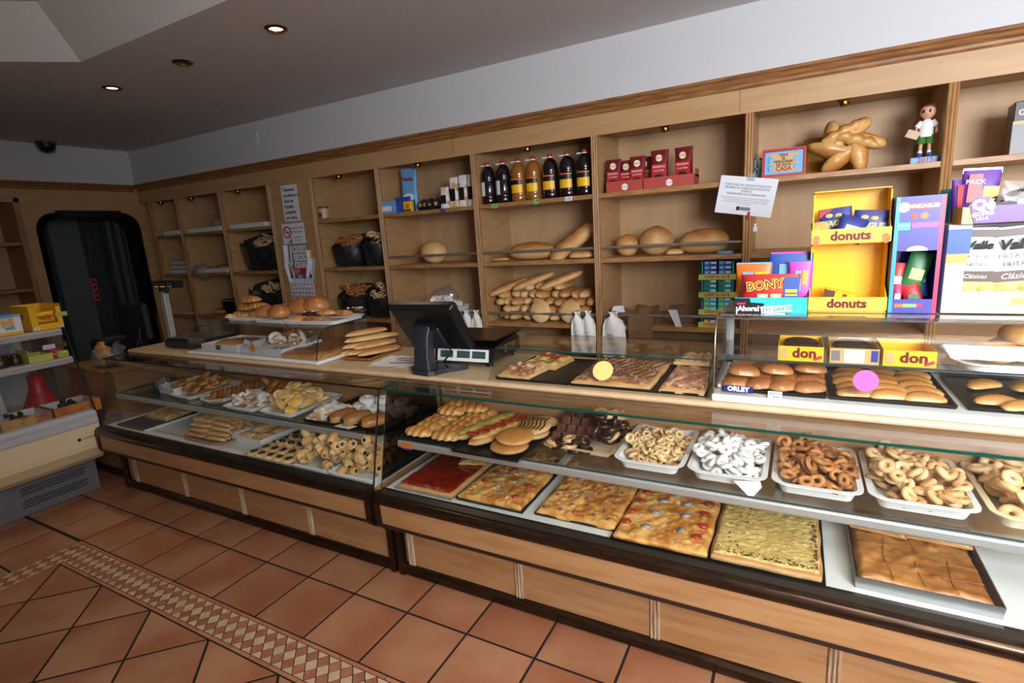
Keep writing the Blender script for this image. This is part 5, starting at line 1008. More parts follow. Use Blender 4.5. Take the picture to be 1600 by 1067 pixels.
part('sticker_note', MB().box(-.062, -.024, -.0015, 0, .285, .31), 'pk_cyan', px); text('STICKERS', .0085, 'pk_white', px, (-.043, -.002, .30)); part('colour_patch', MB().box(-.02, .052, -.0015, 0, .292, .308), 'pk_magenta', px)
part('address_strip', MB().box(-.05, -.025, -.0015, 0, .022, .034).box(-.025, .012, -.0015, 0, .022, .034, 1).box(.012, .03, -.0015, 0, .022, .034, 2), ['pk_orange', 'green_note', 'pk_pink'], px)
for k, (x, y, z, w2, h2, c_, rr, t) in enumerate(((3.76, .73, .06, .07, .15, 'pk_green', .25, 'crumpled green sweet packet in the carton window'), (3.72, .735, .05, .04, .12, 'pk_red', .1, 'red sweet packet at the left of the carton window'), (3.80, .74, .05, .04, .14, 'pk_blue', -.1, 'blue sweet packet at the right of the carton window'), (3.785, .715, .012, .055, .085, 'pk_red', -.3, 'red and blue sweet packet low in the carton window'), (3.725, .715, .012, .03, .085, 'pk_pink', .05, 'upright pink sweet packet at the window bottom'))):
    o = thing('sweet_packet', t, 'packet', (x, y, TZ+z), rot=(-.1, rr, 0)); part('wrapper', packet(w2, .03, h2, k), c_, o); part('print', MB().box(-w2*.25, w2*.3, -.0175, -.014, h2*.35, h2*.6), ('pk_lime', 'pk_white', 'pk_lightblue', 'pk_green', 'pk_white')[k], o)
# crisp carton and waffle carton
vb = thing('crisp_carton', 'large white carton with torn front full of crisp bags', 'carton', (4.0, .665, TZ), .0); w_ = .32; H_ = .295; x0 = -.155
m = MB(); m.box(x0, x0+.05, 0, .004, 0, .17).box(x0, x0+.055, 0, .004, .17, .20, 1).box(x0, x0+.06, 0, .004, .20, .28, 2).box(x0, x0+.06, 0, .004, .28, H_, 0).box(x0+.05, x0+w_, 0, .004, 0, .075)
part('front', m, ['cardboard_white', 'pk_gold', 'pk_blue'], vb); part('shell', MB().box(x0, x0+.004, .004, .22, 0, H_).box(x0+w_-.004, x0+w_, .004, .22, 0, H_).box(x0, x0+w_, .216, .22, 0, H_).box(x0, x0+w_, 0, .22, 0, .004), 'cardboard_white', vb); part('lid', MB().box(x0+.05, x0+w_, .004, .22, H_-.004, H_), 'brown_paper', vb)
text('SOL', .02, 'pk_gold', vb, (.04, -.001, .045)); part('ribbon_print', MB().prism([(.015, .03), (.075, .034), (.075, .06), (.015, .056), (.02, .045)], 'y', -.0008, 0), 'pk_tan', vb)
for k, (x, wb, rz, t) in enumerate(((3.925, .10, .03, 'left white and brown crisp bag in the white carton'), (4.045, .15, -.08, 'right white and brown crisp bag in the white carton'))):
    o = thing('crisp_bag', t, 'crisp bag', (x, .72+.008*k, TZ+.006), rot=(0, rz, 0)); h_ = .275
    part('bag', packet(wb, .06, h_, k), 'pk_white', o); part('lower', MB().box(-wb*.48, wb*.48, -.0325, -.02, .015, .10), 'chips', o); part('stripe', MB().box(-wb*.49, wb*.49, -.0328, -.02, .10, .135), 'pk_brownstripe', o); part('top_band', MB().box(-wb*.49, wb*.49, -.022, -.015, .245, .268), 'pk_brownstripe', o)
    text('Valle' if k else 'Valle', .046 if k else .036, 'ink', o, (.0, -.034, .218), bold=.0018, sh=.2); text('PATATAS', .022 if k else .017, 'pk_brownstripe', o, (.0, -.034, .182)); text('FRITAS', .022 if k else .017, 'pk_brownstripe', o, (.0, -.034, .156)); text('Clásicas', .026 if k else .019, 'pk_white', o, (0, -.0335, .117), sh=.3)
    m = MB(); rg = random.Random(k)
    for q in range(7): m.ell((rg.uniform(-wb*.38, wb*.38), -.032, rg.uniform(.03, .09)), .018, .003, .013, 10, 6)
    part('crisp_print', m, 'cheese', o)
qb = thing('waffle_carton', 'purple and yellow waffle carton on top of the crisp carton', 'carton', (3.985, .70, TZ+.297), .02); w_ = .24
part('tray', boxtray(w_, .15, .052, .003), 'pk_purple', qb); part('yellow_end', MB().box(-w_/2-.001, -w_/2+.004, -.076, .075, 0, .052), 'pk_yellow', qb); part('pale_side', MB().box(-w_/2-.0005, -w_/2+.055, -.0775, -.075, 0, .05), 'pk_lime', qb)
pl = part('name_shield', MB().prism([(-.03, .045), (-.032, .06), (-.015, .082), (.012, .08), (.03, .06), (.03, .03), (.012, .0), (-.018, .0)], 'y', -.081, -.0775), 'pk_purple', qb, (-.072, 0, 0)); text('Qé', .042, 'pk_white', qb, (-.072, -.082, .056), bold=.002); text('GOFRE', .017, 'pk_white', qb, (-.072, -.082, .028), (PI/2, -.15, 0), bold=.0006); text('MINI', .015, 'pk_white', qb, (-.072, -.082, .013), (PI/2, -.15, 0))
part('yellow_print', MB().box(.035, .12, -.0775, -.075, .004, .048), 'pk_yellow', qb)
for i in range(2):
    for j in range(2): part('waffle_print', MB().box(.055+.03*i, .08+.03*i, -.079, -.0775, .008+.02*j, .024+.02*j, 0, .001), 'choco', qb)
wf = [MB().box(-.05, .05, -.03, .03, 0, .015, 0, .006).mesh('waffle', 'choco'), packet(.10, .03, .06).mesh('waffle', 'film')]
heap('waffle', wf[:1], (4.0, .70), .19, .11, TZ+.31, 8, .045, .018, .09, 'chocolate waffle inside clear wrap in the purple carton', 'waffle', 'wrapped chocolate waffles in the purple carton', .4, 6)
for k, (x, y, z, rr) in enumerate(((3.99, .66, .33, .3), (4.05, .68, .335, -.4), (4.02, .72, .36, .1))): tag(lk('clear_wrapper', wf[1], None, (x, y, TZ+z), (0, rr, .2)), ('left', 'right', 'upper')[k] + ' clear crinkled wrapper over the waffles', 'wrapper')
o = thing('waffle_packet', 'purple and red wrapped packet standing tall behind the waffles', 'packet', (3.925, .735, TZ+.30), rot=(-.1, .05, 0)); part('wrapper', packet(.10, .035, .165), 'pk_purple', o); part('red_panel', MB().box(-.035, .0, -.0195, -.014, .06, .15), 'pk_red', o); part('yellow_panel', MB().box(.005, .045, -.0195, -.014, .05, .11), 'pk_yellow', o); text('PACK', .02, 'pk_white', o, (-.0175, -.0205, .125)); text('Qé', .026, 'pk_white', o, (-.01, -.0205, .045), bold=.001); part('top_seal', MB().box(-.05, .05, -.002, .002, .155, .172), 'steel', o)
o = thing('waffle_packet', 'narrow purple packet at the left of the waffle carton', 'packet', (3.88, .74, TZ+.30), rot=(-.1, 0, .3)); part('wrapper', packet(.04, .03, .14), 'pk_purple', o); part('red_panel', MB().box(-.012, .012, -.017, -.012, .04, .12), 'pk_red', o)
o = thing('waffle_packet', 'purple wrapped waffle packet at the right of the carton', 'packet', (4.085, .675, TZ+.31), rot=(-.2, 0, -.2)); part('wrapper', packet(.10, .03, .10), 'pk_purple', o); text('Qé', .045, 'pk_white', o, (0, -.019, .055), bold=.002)
solo('blue_can', MB().lathe([(0, 0), (.018, 0), (.02, .004), (.02, .11), (.016, .116), (0, .116)], n=16), 'pk_teal', 'slim teal can behind the violet carton', 'can', (3.862, .83, TZ+.297))

# ================================================================== IN THE CHILLED CABINET
kb = thing('snack_box', 'bright yellow snack carton with cut-out front', 'snack box', (-1.125, .075, 1.197)); 
part('front', MB().box(-.004, 0, -.088, -.05, 0, .15).box(-.004, 0, .06, .088, 0, .15).box(-.004, 0, -.05, .06, 0, .04), 'pk_yellow', kb); part('shell', MB().box(-.30, -.004, -.088, -.084, 0, .17).box(-.30, -.004, .084, .088, 0, .17).box(-.30, -.296, -.084, .084, 0, .17).box(-.30, -.004, -.084, .084, 0, .004), 'pk_yellow', kb)
text('Krit', .055, 'pk_maroon', kb, (-.14, -.0885, .10), (PI/2, 0, 0), bold=.001)
for y in (-.065, .068): part('small_label', MB().box(0, .001, y-.018, y+.018, .004, .022), 'pk_white', kb); text('KRIT', .013, 'pk_maroon', kb, (.0014, y, .013), (PI/2, 0, PI/2))
for k in range(3): o = solo('cracker_packet', packet(.115, .045, .035), 'pk_yellow', ('bottom', 'middle', 'top')[k] + ' yellow cracker packet inside the bright yellow carton', 'packet', (-1.17, .08, 1.203+.04*k), (0, 0, PI/2))
text('Krit', .035, 'pk_red', kb, (-.018, .005, .075), (PI/2, 0, PI/2), bold=.001)
part('price_tag', MB().box(.001, .003, .05, .12, .078, .108), 'pk_lime', kb)
o = thing('snack_box', 'white and blue biscuit carton beside the bright yellow carton', 'snack box', (-1.115, -.135, 1.197)); part('body', MB().box(-.2, 0, -.10, .07, 0, .13, 0, .002), 'pk_white', o); part('blue_top', MB().box(-.2, .001, -.045, .065, .115, .133), 'pk_lightblue', o); part('yellow_base', MB().box(-.0005, .0012, -.1, .07, 0, .02), 'pk_yellow', o); part('biscuit_print', MB().box(0, .0012, -.035, .03, .05, .112), 'cookie', o); part('blue_print', MB().box(0, .0014, -.02, .03, .035, .055), 'pk_lightblue', o)
o = thing('open_carton', 'open pale green snack carton on the middle cooler shelf', 'carton', (-1.12, -.04, 1.002)); part('tray', boxtray(.18, .13, .045), 'pk_lime', o); part('flap', MB().box(-.09, .09, -.065, -.06, .045, .085), 'pk_lime', o)
o = thing('snack_box', 'small red snack carton with white lettering on the middle shelf', 'snack box', (-1.06, .062, 1.002)); part('body', MB().box(-.12, 0, -.035, .04, 0, .055, 0, .002), 'pk_red', o); text('royal', .024, 'pk_white', o, (.0015, 0, .03), (PI/2, 0, PI/2), sh=.2); part('lid_flap', MB().box(-.12, -.115, -.03, .04, .055, .085), 'paper', o)
for k in range(3): solo('cheese_pack', MB().box(-.10, 0, -.03, .032, 0, .014, 0, .002), 'pk_lime', ('bottom', 'middle', 'top')[k] + ' yellow striped cheese pack at the shelf end', 'pack', (-1.045, .075+.0, 1.002+.0151*k) if False else (-1.03, .083, 1.002+.0151*k))
for k, (x, y) in enumerate(((-1.10, -.15), (-1.12, -.20), (-1.08, -.23))): solo('dark_jar', MB().lathe([(0, 0), (.028, 0), (.03, .01), (.03, .05), (.022, .058), (.022, .07), (0, .07)], n=14), 'choco', ('right', 'middle', 'left')[k] + ' small dark jar on the middle cooler shelf', 'jar', (x, y, 1.002))
solo('red_funnel', MB().lathe([(0, 0), (.12, 0), (.115, .03), (.07, .13), (.05, .18), (.045, .26), (.05, .275), (0, .275)], n=22), 'red_plastic', 'red plastic funnel-shaped jug standing inside the chilled cabinet', 'jug', (-1.32, .0, .60))
solo('red_jug', MB().box(-.07, .07, -.06, .06, 0, .27, 0, .02), 'red_plastic', 'square red jug beside the funnel in the chilled cabinet', 'jug', (-1.36, -.10, .60)) if False else None
for x, y0, w_, mt, t in ((-1.06, -.055, .27, 'crate_orange', 'orange card crate of dark dried fruit in the chilled cabinet'), (-1.06, -.33, .26, 'crate_red', 'red patterned card crate of dark dried fruit at the frame edge')):
    o = thing('fruit_crate', t, 'crate', (x, y0+w_/2-.02, .60)); part('box', boxtray(.25, w_, .085, .006), mt, o); part('paper_lining', boxtray(.236, w_-.014, .075, .003), 'paper', o, (0, 0, .006))
df = [MB().ell((0, 0, .014), .022, .014, .014, 9, 6).mesh('dried_fruit', 'jam_dark')]
heap('dried_fruit', df, (-1.06, .06), .20, .21, .612, 46, .02, .02, .07, 'dark dried fruit in the orange crate', 'dried fruit', 'dried fruits in the orange crate', .4, 2); heap('dried_fruit', df, (-1.06, -.22), .20, .20, .612, 30, .02, .02, .05, 'dark dried fruit in the red crate', 'dried fruit', 'dried fruits in the red crate', .4, 3)
solo('clear_tub', boxtray(.18, .22, .11, .003), 'film', 'clear plastic tub behind the fruit crates', 'tub', (-1.30, .0, .60)) if False else None
# ================================================================== BACK ROOM THROUGH THE PASS-THROUGH
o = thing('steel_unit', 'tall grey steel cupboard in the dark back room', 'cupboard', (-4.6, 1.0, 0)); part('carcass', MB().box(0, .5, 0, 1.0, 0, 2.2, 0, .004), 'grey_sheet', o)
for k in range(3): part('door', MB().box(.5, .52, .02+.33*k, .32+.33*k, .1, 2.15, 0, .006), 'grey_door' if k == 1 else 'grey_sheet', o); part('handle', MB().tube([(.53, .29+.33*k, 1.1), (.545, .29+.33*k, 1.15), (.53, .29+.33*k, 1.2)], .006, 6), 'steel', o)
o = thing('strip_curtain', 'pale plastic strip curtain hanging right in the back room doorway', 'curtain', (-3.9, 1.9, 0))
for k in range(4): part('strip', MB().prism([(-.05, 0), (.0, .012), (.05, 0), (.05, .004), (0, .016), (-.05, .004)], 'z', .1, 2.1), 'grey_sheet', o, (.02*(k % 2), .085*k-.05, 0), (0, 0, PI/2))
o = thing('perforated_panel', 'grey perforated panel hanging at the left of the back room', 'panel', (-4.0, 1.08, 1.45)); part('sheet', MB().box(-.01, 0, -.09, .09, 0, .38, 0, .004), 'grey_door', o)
m = MB()
for i in range(5):
    for j in range(9): m.box(0, .0015, -.075+.032*i+(.014 if j % 2 else 0)-.008, -.075+.032*i+(.014 if j % 2 else 0)+.008, .10+.03*j-.008, .10+.03*j+.008)
q_ = part('holes', m, 'vent_dark', o); q_['kind'] = 'stuff'; part('lower_bar', MB().box(0, .004, -.09, .09, .02, .05), 'vent_dark', o)
o = thing('orange_rack', 'orange pierced rack on the back room wall', 'rack', (-4.05, 1.66, 1.15)); part('plate', MB().box(0, .01, -.03, .03, 0, .28, 0, .003), 'pk_salmon', o)
for k in range(4): part('hole', MB().lathe([(0, 0), (.016, 0), (.016, .002), (0, .002)], n=12), 'vent_dark', o, (.011, 0, .04+.065*k), (0, PI/2, 0))
# ================================================================== INSIDE THE RIGHT COUNTER, GLASS SHELF
SZ = .7175; DZ = .5055
bakingtray('baking_tray', .325, .44, (1.93, .475, SZ), 'dark tray of braided pastries at the left of the glass shelf')
bz = [loaf(.155, .078, .058, lumps=4, amp=.13, twist=.14, tap=3, k=26, n=14, seed=k).mesh('braided_pastry', 'golden') for k in range(3)]
for r in range(6):
    for i in range(2):
        tag(lk('braided_pastry', bz[(r+i) % 3], None, (1.852+.155*i+.006*(r % 2), .295+.068*r, SZ+.014), (0, 0, .08*math.sin(r*2+i))), 'golden braided pastry in the rows on the dark tray', 'pastry', 'braided pastries on the dark tray')
for k, (x, y) in enumerate(((1.90, .50), (1.99, .57), (1.88, .60))): tag(lk('braided_pastry', bz[k], None, (x, y, SZ+.056), (.05, 0, .2*k)), 'golden braided pastry lying on top of the rows', 'pastry', 'braided pastries on top of the rows')
bakingtray('baking_tray', .335, .50, (2.262, .455, SZ), 'dark tray of topped breads on the glass shelf')
def halfbread(lab, loc, rz, mt, L_=.34, W_=.085, extra=None):
    o = thing('topped_bread', lab, 'topped bread', loc, rz); part('crust', loaf(L_, W_, .05, tap=3.5, base=.9, n=14), 'bread', o)
    part('topping', loaf(L_*.92, W_*.78, .026, tap=3.5, n=14), mt, o, (0, 0, .036)); return o
o = halfbread('long half bread with green herb topping', (2.135, .47, SZ+.008), 1.25, 'herb', .40)
o = halfbread('long half bread with red tomato slices', (2.235, .43, SZ+.008), 1.20, 'cheese', .40)
for k in range(7): part('tomato_slice', MB().ell((0, 0, 0), .032, .03, .007, 12, 6), 'tomato', o, (-.165+.05*k, .006*(-1)**k, .062), (0, .2, 0))
fb = MB().ell((0, 0, .02), .085, .08, .022, 22, 10, fn=lambda x, y, z: (x, y, z*(1+.12*math.sin(9*x)*math.sin(8*y)) if z > 0 else z)).mesh('flat_bun', 'golden')
tag(lk('flat_bun', fb, None, (2.345, .29, SZ+.010), (0, 0, .2)), 'lower flat round bun at the front corner of the dark tray', 'bun'); tag(lk('flat_bun', fb, None, (2.362, .315, SZ+.048), (.08, 0, .9)), 'upper flat round bun lying on another at the tray corner', 'bun')
o = solo('striped_bun', MB().ell((0, 0, .02), .085, .08, .022, 22, 10), 'bread_pale', 'flat round bun striped with chocolate', 'bun', (2.385, .46, SZ+.04), (.1, -.1, 0))
m = MB()
for k in range(7): m.tube([(-.06+.02*k+.01*math.sin(j), -.06+.12*j/6, .0435-.9*((-.06+.02*k)**2+(-.06+.12*j/6)**2)) for j in range(7)], .0028, 5)
part('chocolate_stripes', m, 'choco', o)
solo('flat_bun', MB().ell((0, 0, .02), .08, .075, .022, 20, 10), 'bread_pale', 'plain flat round bun under the striped one', 'bun', (2.37, .47, SZ+.008))
bread('sandwich_loaf', loaf(.16, .10, .07), 'bread_pale', 'pale roll behind the striped bun at the shelf back', (2.36, .60, SZ+.01), (0, 0, .5))
# chocolate tray
o = thing('serving_tray', 'pale pink tray of chocolate bars and dipped rings', 'tray', (2.625, .545, SZ), -.03); part('tray', dish(.32, .36, .022, r=.03), 'mosaic_cream', o)
cb = MB().box(-.019, .019, -.009, .009, 0, .06, 0, .006).mesh('chocolate_bar', 'choco_milk')
for r in range(4):
    for i in range(4): tag(lk('chocolate_bar', cb, None, (2.503+.047*i, .41+.06*r, SZ+.016+.014*r), (-.75, 0, .02*i)), 'milk chocolate covered finger cake in the left rows of the pink tray', 'cake', 'chocolate finger cakes on the pink tray')
dr = [MB().torus(.027, .011, 14, 8).mesh('dipped_ring', 'choco'), MB().torus(.025, .010, 14, 8).mesh('dipped_ring', 'ring_tan')]
heap('dipped_ring', [dr[0], dr[0], dr[1]], (2.715, .56), .15, .32, SZ+.008, 38, .036, .02, .07, 'chocolate dipped ring biscuit on the pink tray', 'biscuit', 'dipped rings on the pink tray', .6, 21)
heap('dipped_ring', [dr[1], dr[0]], (2.59, .40), .22, .06, SZ+.008, 9, .034, .018, .02, 'small biscuit along the front of the pink tray', 'biscuit', 'biscuits along the pink tray front', .2, 22)
# five white trays of rings
def ringtray(x, w_, lab, mt='white_plastic', y=.50, d_=.42):
    o = thing('scalloped_tray', lab, 'tray', (x, y, SZ)); part('tray', dish(w_, d_, .042, r=.055, lip=.014, scallop=.006, k=8, sl=.03), mt, o)
ringtray(2.935, .272, 'white scalloped tray of small pale rings'); ringtray(3.215, .272, 'white scalloped tray of sugar-white doughnuts'); ringtray(3.498, .272, 'white scalloped tray of brown ring biscuits'); ringtray(3.785, .285, 'white scalloped tray of tan glazed rings'); ringtray(4.085, .285, 'cream scalloped tray of pale rings at the frame edge', 'cream_plastic')
def rimfloor(w, d):
    return lambda X, Y: np.clip(.040-(np.minimum(w/2-np.abs(X), d/2-np.abs(Y)))*1.1, 0, .04)
def rings(R, r, mts, wob=.05): return [MB().torus(R, r, 16, 8, wob=wob*(1 if k % 2 else -.5), flat=(.9, .8)[k % 2]).mesh('ring_biscuit', m_) for k, m_ in enumerate(mts)]
heap('pale_ring', rings(.0128, .0068, ('ring_pale', 'ring_pale', 'ring_tan')), (2.935, .50), .268, .412, SZ+.008, 240, .019, .0125, .125, 'small pale ring biscuit in the first white tray', 'biscuit', 'pale ring biscuits in the first white tray', .4, 31, power=4, floorfn=rimfloor(.256, .405))
heap('sugar_doughnut', rings(.0135, .0098, ('sugar', 'sugar', 'sugar')), (3.215, .50), .268, .412, SZ+.008, 165, .0225, .018, .13, 'small white sugared doughnut in the white tray', 'doughnut', 'white sugared doughnuts in the second tray', .4, 32, power=4, floorfn=rimfloor(.256, .405))
heap('brown_ring', rings(.0165, .0088, ('ring_brown', 'ring_brown', 'cookie_dark')), (3.498, .50), .268, .412, SZ+.008, 180, .0245, .015, .135, 'brown sugared ring biscuit in the third white tray', 'biscuit', 'brown ring biscuits in the third tray', .45, 33, power=4, floorfn=rimfloor(.256, .405))
heap('tan_ring', rings(.0155, .0105, ('ring_tan', 'ring_bread', 'ring_tan')), (3.785, .50), .276, .412, SZ+.008, 165, .0255, .019, .125, 'tan glazed ring in the wide white tray', 'biscuit', 'tan rings in the fourth tray', .35, 34, power=4, floorfn=rimfloor(.256, .405))
heap('soft_ring', rings(.0185, .0125, ('ring_bread', 'ring_bread')), (4.085, .50), .276, .412, SZ+.008, 100, .030, .0225, .115, 'pale soft ring in the cream tray', 'biscuit', 'pale rings in the cream tray', .3, 35, power=4, floorfn=rimfloor(.256, .405))
solo('paper_doily', MB().prism([(-.045, 0), (.04, .008), (.045, -.012), (.012, -.055)], 'y', -.002, 0), 'paper', 'white napkin corner hanging over the sugar tray rim', 'napkin', (3.29, .282, SZ+.035), (-.25, 0, .1))
# ------------------------------------------------------------------ right counter, deck
bakingtray('baking_tray', .325, .42, (1.948, .365, DZ), 'thin steel tray under the red tomato flat bread', 'steel_soft')
o = thing('tomato_flatbread', 'flat bread covered in dark red tomato sauce', 'flat bread', (1.948, .362, DZ+.006)); part('crust', slab(.305, .395, .022, 20, 24, 1, .004), 'bread', o); part('sauce', slab(.282, .372, .010, 30, 36, 2, .005, 50, .008), 'sauce', o, (0, 0, .0185))
solo('cheese_round', slab(.14, .13, .018, 14, 14, 7, .004, 14, .03), 'cheese', 'yellow cheese-topped round lying on the tomato flat bread', 'flat bread', (2.02, .505, DZ+.036), (0, 0, .3))
bakingtray('baking_tray', .335, .42, (2.285, .385, DZ), 'black baking tray under the fish flat bread'); bakingtray('baking_tray', .345, .42, (2.67, .40, DZ), 'black baking tray under the sausage-dotted flat bread'); bakingtray('baking_tray', .35, .42, (3.012, .345, DZ), 'black baking tray under the mussel and tomato flat bread'); bakingtray('baking_tray', .35, .42, (3.356, .35, DZ), 'black baking tray under the onion flat bread')
def foc(lab, loc, w_, d_, seed, mt='focaccia', amp=.0042, nd=420): 
    o = thing('flat_bread', lab, 'flat bread', loc); part('bread', slab(w_, d_, .024, 72, 84, seed, amp, nd, .02, rad=(.006, .013)), mt, o); return o
def top(o, name, mt, L, rx, ry, rz_, z=.028):
    for k, (x, y, a) in enumerate(L): part(name, MB().ell((0, 0, 0), rx, ry, rz_, 12, 7), mt, o, (x, y, z), (0, 0, a))
o = foc('flat bread with tomato pieces and small fish fillets', (2.282, .355, DZ+.006), .315, .34, 11)
top(o, 'tomato_piece', 'tomato', ((-.10, -.03, .2), (-.09, .07, .4), (.11, .00, .3), (.10, -.11, .8), (-.02, .12, 1)), .018, .013, .007); top(o, 'fish_fillet', 'fish', ((-.03, -.03, .1), (.03, -.10, .0), (.05, .02, -.2), (-.04, .06, .1), (.02, .1, .2)), .034, .006, .005)
o = foc('cut piece of flat bread with an olive behind the fish bread', (2.40, .60, DZ+.03), .24, .12, 12); o.rotation_euler = (-.05, 0, -.1); top(o, 'olive', 'jam_dark', ((.05, -.01, .2),), .028, .018, .006); top(o, 'tomato_piece', 'tomato', ((-.08, .02, 0), (-.02, .03, .4)), .012, .010, .005)
o = foc('flat bread dotted with round sausage slices', (2.672, .385, DZ+.006), .335, .39, 13)
rg = random.Random(4); top(o, 'sausage_slice', 'sausage', [(-.13+.065*i+(.03 if j % 2 else 0)+rg.uniform(-.008, .008), -.16+.055*j+rg.uniform(-.008, .008), 0) for j in range(7) for i in range(5) if -.13+.065*i+(.03 if j % 2 else 0) < .145], .0095, .0095, .0042, .0265)
o = foc('flat bread with mussels down the middle and tomato pieces at the sides', (3.012, .343, DZ+.006), .335, .395, 14)
top(o, 'tomato_piece', 'tomato', ((-.14, -.11, .2), (-.14, -.03, .6), (-.13, .06, .1), (-.12, .14, .5), (.12, -.12, .9), (.13, -.04, .3), (.125, .05, .2), (.13, .13, .6), (-.02, .17, 0)), .021, .016, .008); top(o, 'mussel', 'fish', ((-.06, -.12, .3), (.06, -.10, 1.3), (-.05, -.01, .2), (.06, .01, .4), (-.04, .09, .1), (.05, .10, .6), (.0, .155, .2)), .022, .012, .009)
o = foc('flat bread thickly covered in pale fried onion', (3.355, .35, DZ+.006), .335, .40, 15, 'bread', .004, 40); part('onion_layer', slab(.318, .382, .012, 76, 90, 16, .0024, 700, .01, rad=(.004, .008)), 'onion', o, (0, 0, .019))
rg = random.Random(8); m = MB()
for k in range(170):
    a = rg.random(); e = rg.choice((0, 0, 1, 1, 2)); x, y = (rg.uniform(-.15, .15), -.187+.03*rg.random()**2) if e == 0 else ((.154-.022*rg.random()**2, rg.uniform(-.18, .1)) if e == 1 else (rg.uniform(-.13, -.06), rg.uniform(-.14, .16)))
    m.ell((x, y, .034), rg.uniform(.0015, .0045), rg.uniform(.0015, .004), .0018, 6, 4)
part('charred_bits', m, 'char', o)
et = bakingtray('empanada_tray', .355, .42, (3.785, .385, DZ), 'deep steel tray holding the large pie', 'steel', .04)
o = thing('large_pie', 'large glossy brown rectangular pie scored into squares', 'pie', (3.782, .372, DZ+.005)); part('crust', slab(.325, .375, .036, 54, 60, 21, .004, 260, .015, rad=(.008, .02)), 'empanada', o)
m = MB()
for k in (1, 2, 3): m.tube([(-.16+.32*k/4+.006*math.sin(j*1.3+k), -.178+.356*j/8, .0375) for j in range(9)], .0012, 5)
for k in (1, 2, 3, 4): m.tube([(-.155+.31*j/8, -.18+.36*k/5+.006*math.sin(j*1.7+k), .0375) for j in range(9)], .0012, 5)
part('score_lines', m, 'pie_score', o)
for k, (x, y, w2, rz, t) in enumerate(((3.70, .50, .17, -.12, 'left cut slice of pie lying on the big pie'), (3.865, .50, .18, -.05, 'right cut slice of pie lying on the big pie'))):
    o = thing('pie_slice', t, 'pie', (x, y, DZ+.045), rz); part('crust', slab(w2, .09, .014, 16, 10, 30+k, .003, 12, .008), 'empanada', o, (0, 0, .022)); part('filling', slab(w2*.97, .086, .02, 14, 8, 32+k, .003, 10, .006), 'flaky', o)
# ================================================================== INSIDE THE LEFT COUNTER, GLASS SHELF
def wtray(lab, loc, w_, d_, rz=0., mt='white_plastic', r=.045, nm='serving_tray'): 
    o = thing(nm, lab, 'tray', loc, rz); part('tray', dish(w_, d_, .022, r=r), mt, o)
o = thing('card_box', 'white card box in plastic wrap at the left shelf end', 'box', (-.33, .50, SZ), -.1); part('tray', boxtray(.22, .32, .05), 'cardboard_white', o)
solo('plastic_film', MB().ell((0, 0, 0), .07, .05, .05, 14, 8, fn=lambda x, y, z: (x*(1+.15*math.sin(7*z+4*y)), y, z*(1+.2*math.sin(5*x+3*y)))), 'film', 'crinkled plastic film at the corner of the wrapped box', 'plastic film', (-.44, .38, SZ+.052))
gp = [loaf(.085, .06, .04, lumps=2, amp=.08, seed=k).mesh('small_pastry', 'golden') for k in range(3)]
heap('small_pastry', gp, (-.33, .50), .19, .28, SZ+.006, 14, .036, .03, .04, 'golden pastry in the wrapped card box', 'pastry', 'pastries in the wrapped card box', .2, 41)
wtray('white tray of golden puff pastries', (-.12, .49, SZ), .25, .40, -.05); heap('puff_pastry', [loaf(.095, .065, .05, lumps=2, amp=.1, seed=k).mesh('puff_pastry', 'flaky') for k in range(3)], (-.12, .49), .22, .36, SZ+.008, 24, .04, .035, .065, 'golden puff pastry on the white tray', 'pastry', 'puff pastries on the white tray', .25, 42)
wtray('long oval white tray with a row of brown biscuits', (.165, .50, SZ), .235, .42, -.05, r=.10)
bc = MB().lathe([(0, 0), (.036, 0), (.039, .006), (.034, .012), (0, .014)], n=18).mesh('brown_biscuit', 'cookie_dark')
for k in range(11): tag(lk('brown_biscuit', bc, None, (.135+.007*k, .37+.028*k, SZ+.022), (1.0, 0, -.2)), 'brown round biscuit in the leaning row on the oval tray', 'biscuit', 'brown biscuits in the row on the oval tray')
for k in range(3): tag(lk('brown_biscuit', bc, None, (.115+.05*k, .345, SZ+.008), (0, 0, 0)), 'brown round biscuit lying flat at the oval tray front', 'biscuit', 'brown biscuits at the oval tray front')
wtray('white tray of sugar-dusted pastry strips', (.52, .46, SZ), .285, .42, 0); sp = [MB().box(-.05, .05, -.022, .022, 0, .02, 0, .006).mesh('sugared_strip', 'sugar_puff'), loaf(.10, .05, .03).mesh('sugared_strip', 'sugar_puff')]
heap('sugared_strip', sp, (.52, .36), .25, .19, SZ+.008, 22, .04, .022, .05, 'sugar dusted pastry strip on the white tray', 'pastry', 'sugar dusted strips on the white tray', .2, 43)
ck2 = MB().lathe([(0, 0), (.034, 0), (.042, .010), (.040, .022), (.028, .030), (.016, .026), (0, .022)], n=20).mesh('filled_bun', 'cookie_dark')
heap('filled_bun', [ck2], (.55, .57), .26, .19, SZ+.008, 16, .042, .03, .06, 'brown round biscuit with hollow at the back of the tray', 'biscuit', 'hollow round biscuits behind the strips', .25, 44)
wtray('white tray of yellow cream biscuits', (.84, .47, SZ), .285, .42, 0)
yc = []
for k in range(2):
    m = MB().lathe([(0, 0), (.036, 0), (.042, .008), (.040, .018), (.022, .022)], n=18, mi=0); m.lathe([(.026, .019), (.020, .026), (.0, .028)], n=14, mi=1); yc.append(m.mesh('cream_biscuit', 'cookie', 'cream_yellow' if k == 0 else 'cookie'))
heap('cream_biscuit', [yc[0], yc[0], yc[1]], (.84, .44), .25, .34, SZ+.008, 40, .04, .024, .085, 'round biscuit with yellow cream on the white tray', 'biscuit', 'yellow cream biscuits on the white tray', .4, 45)
bakingtray('baking_tray', .56, .42, (1.36, .475, SZ), 'dark tray of sugared slabs and chocolate rolls, right end of the left shelf')
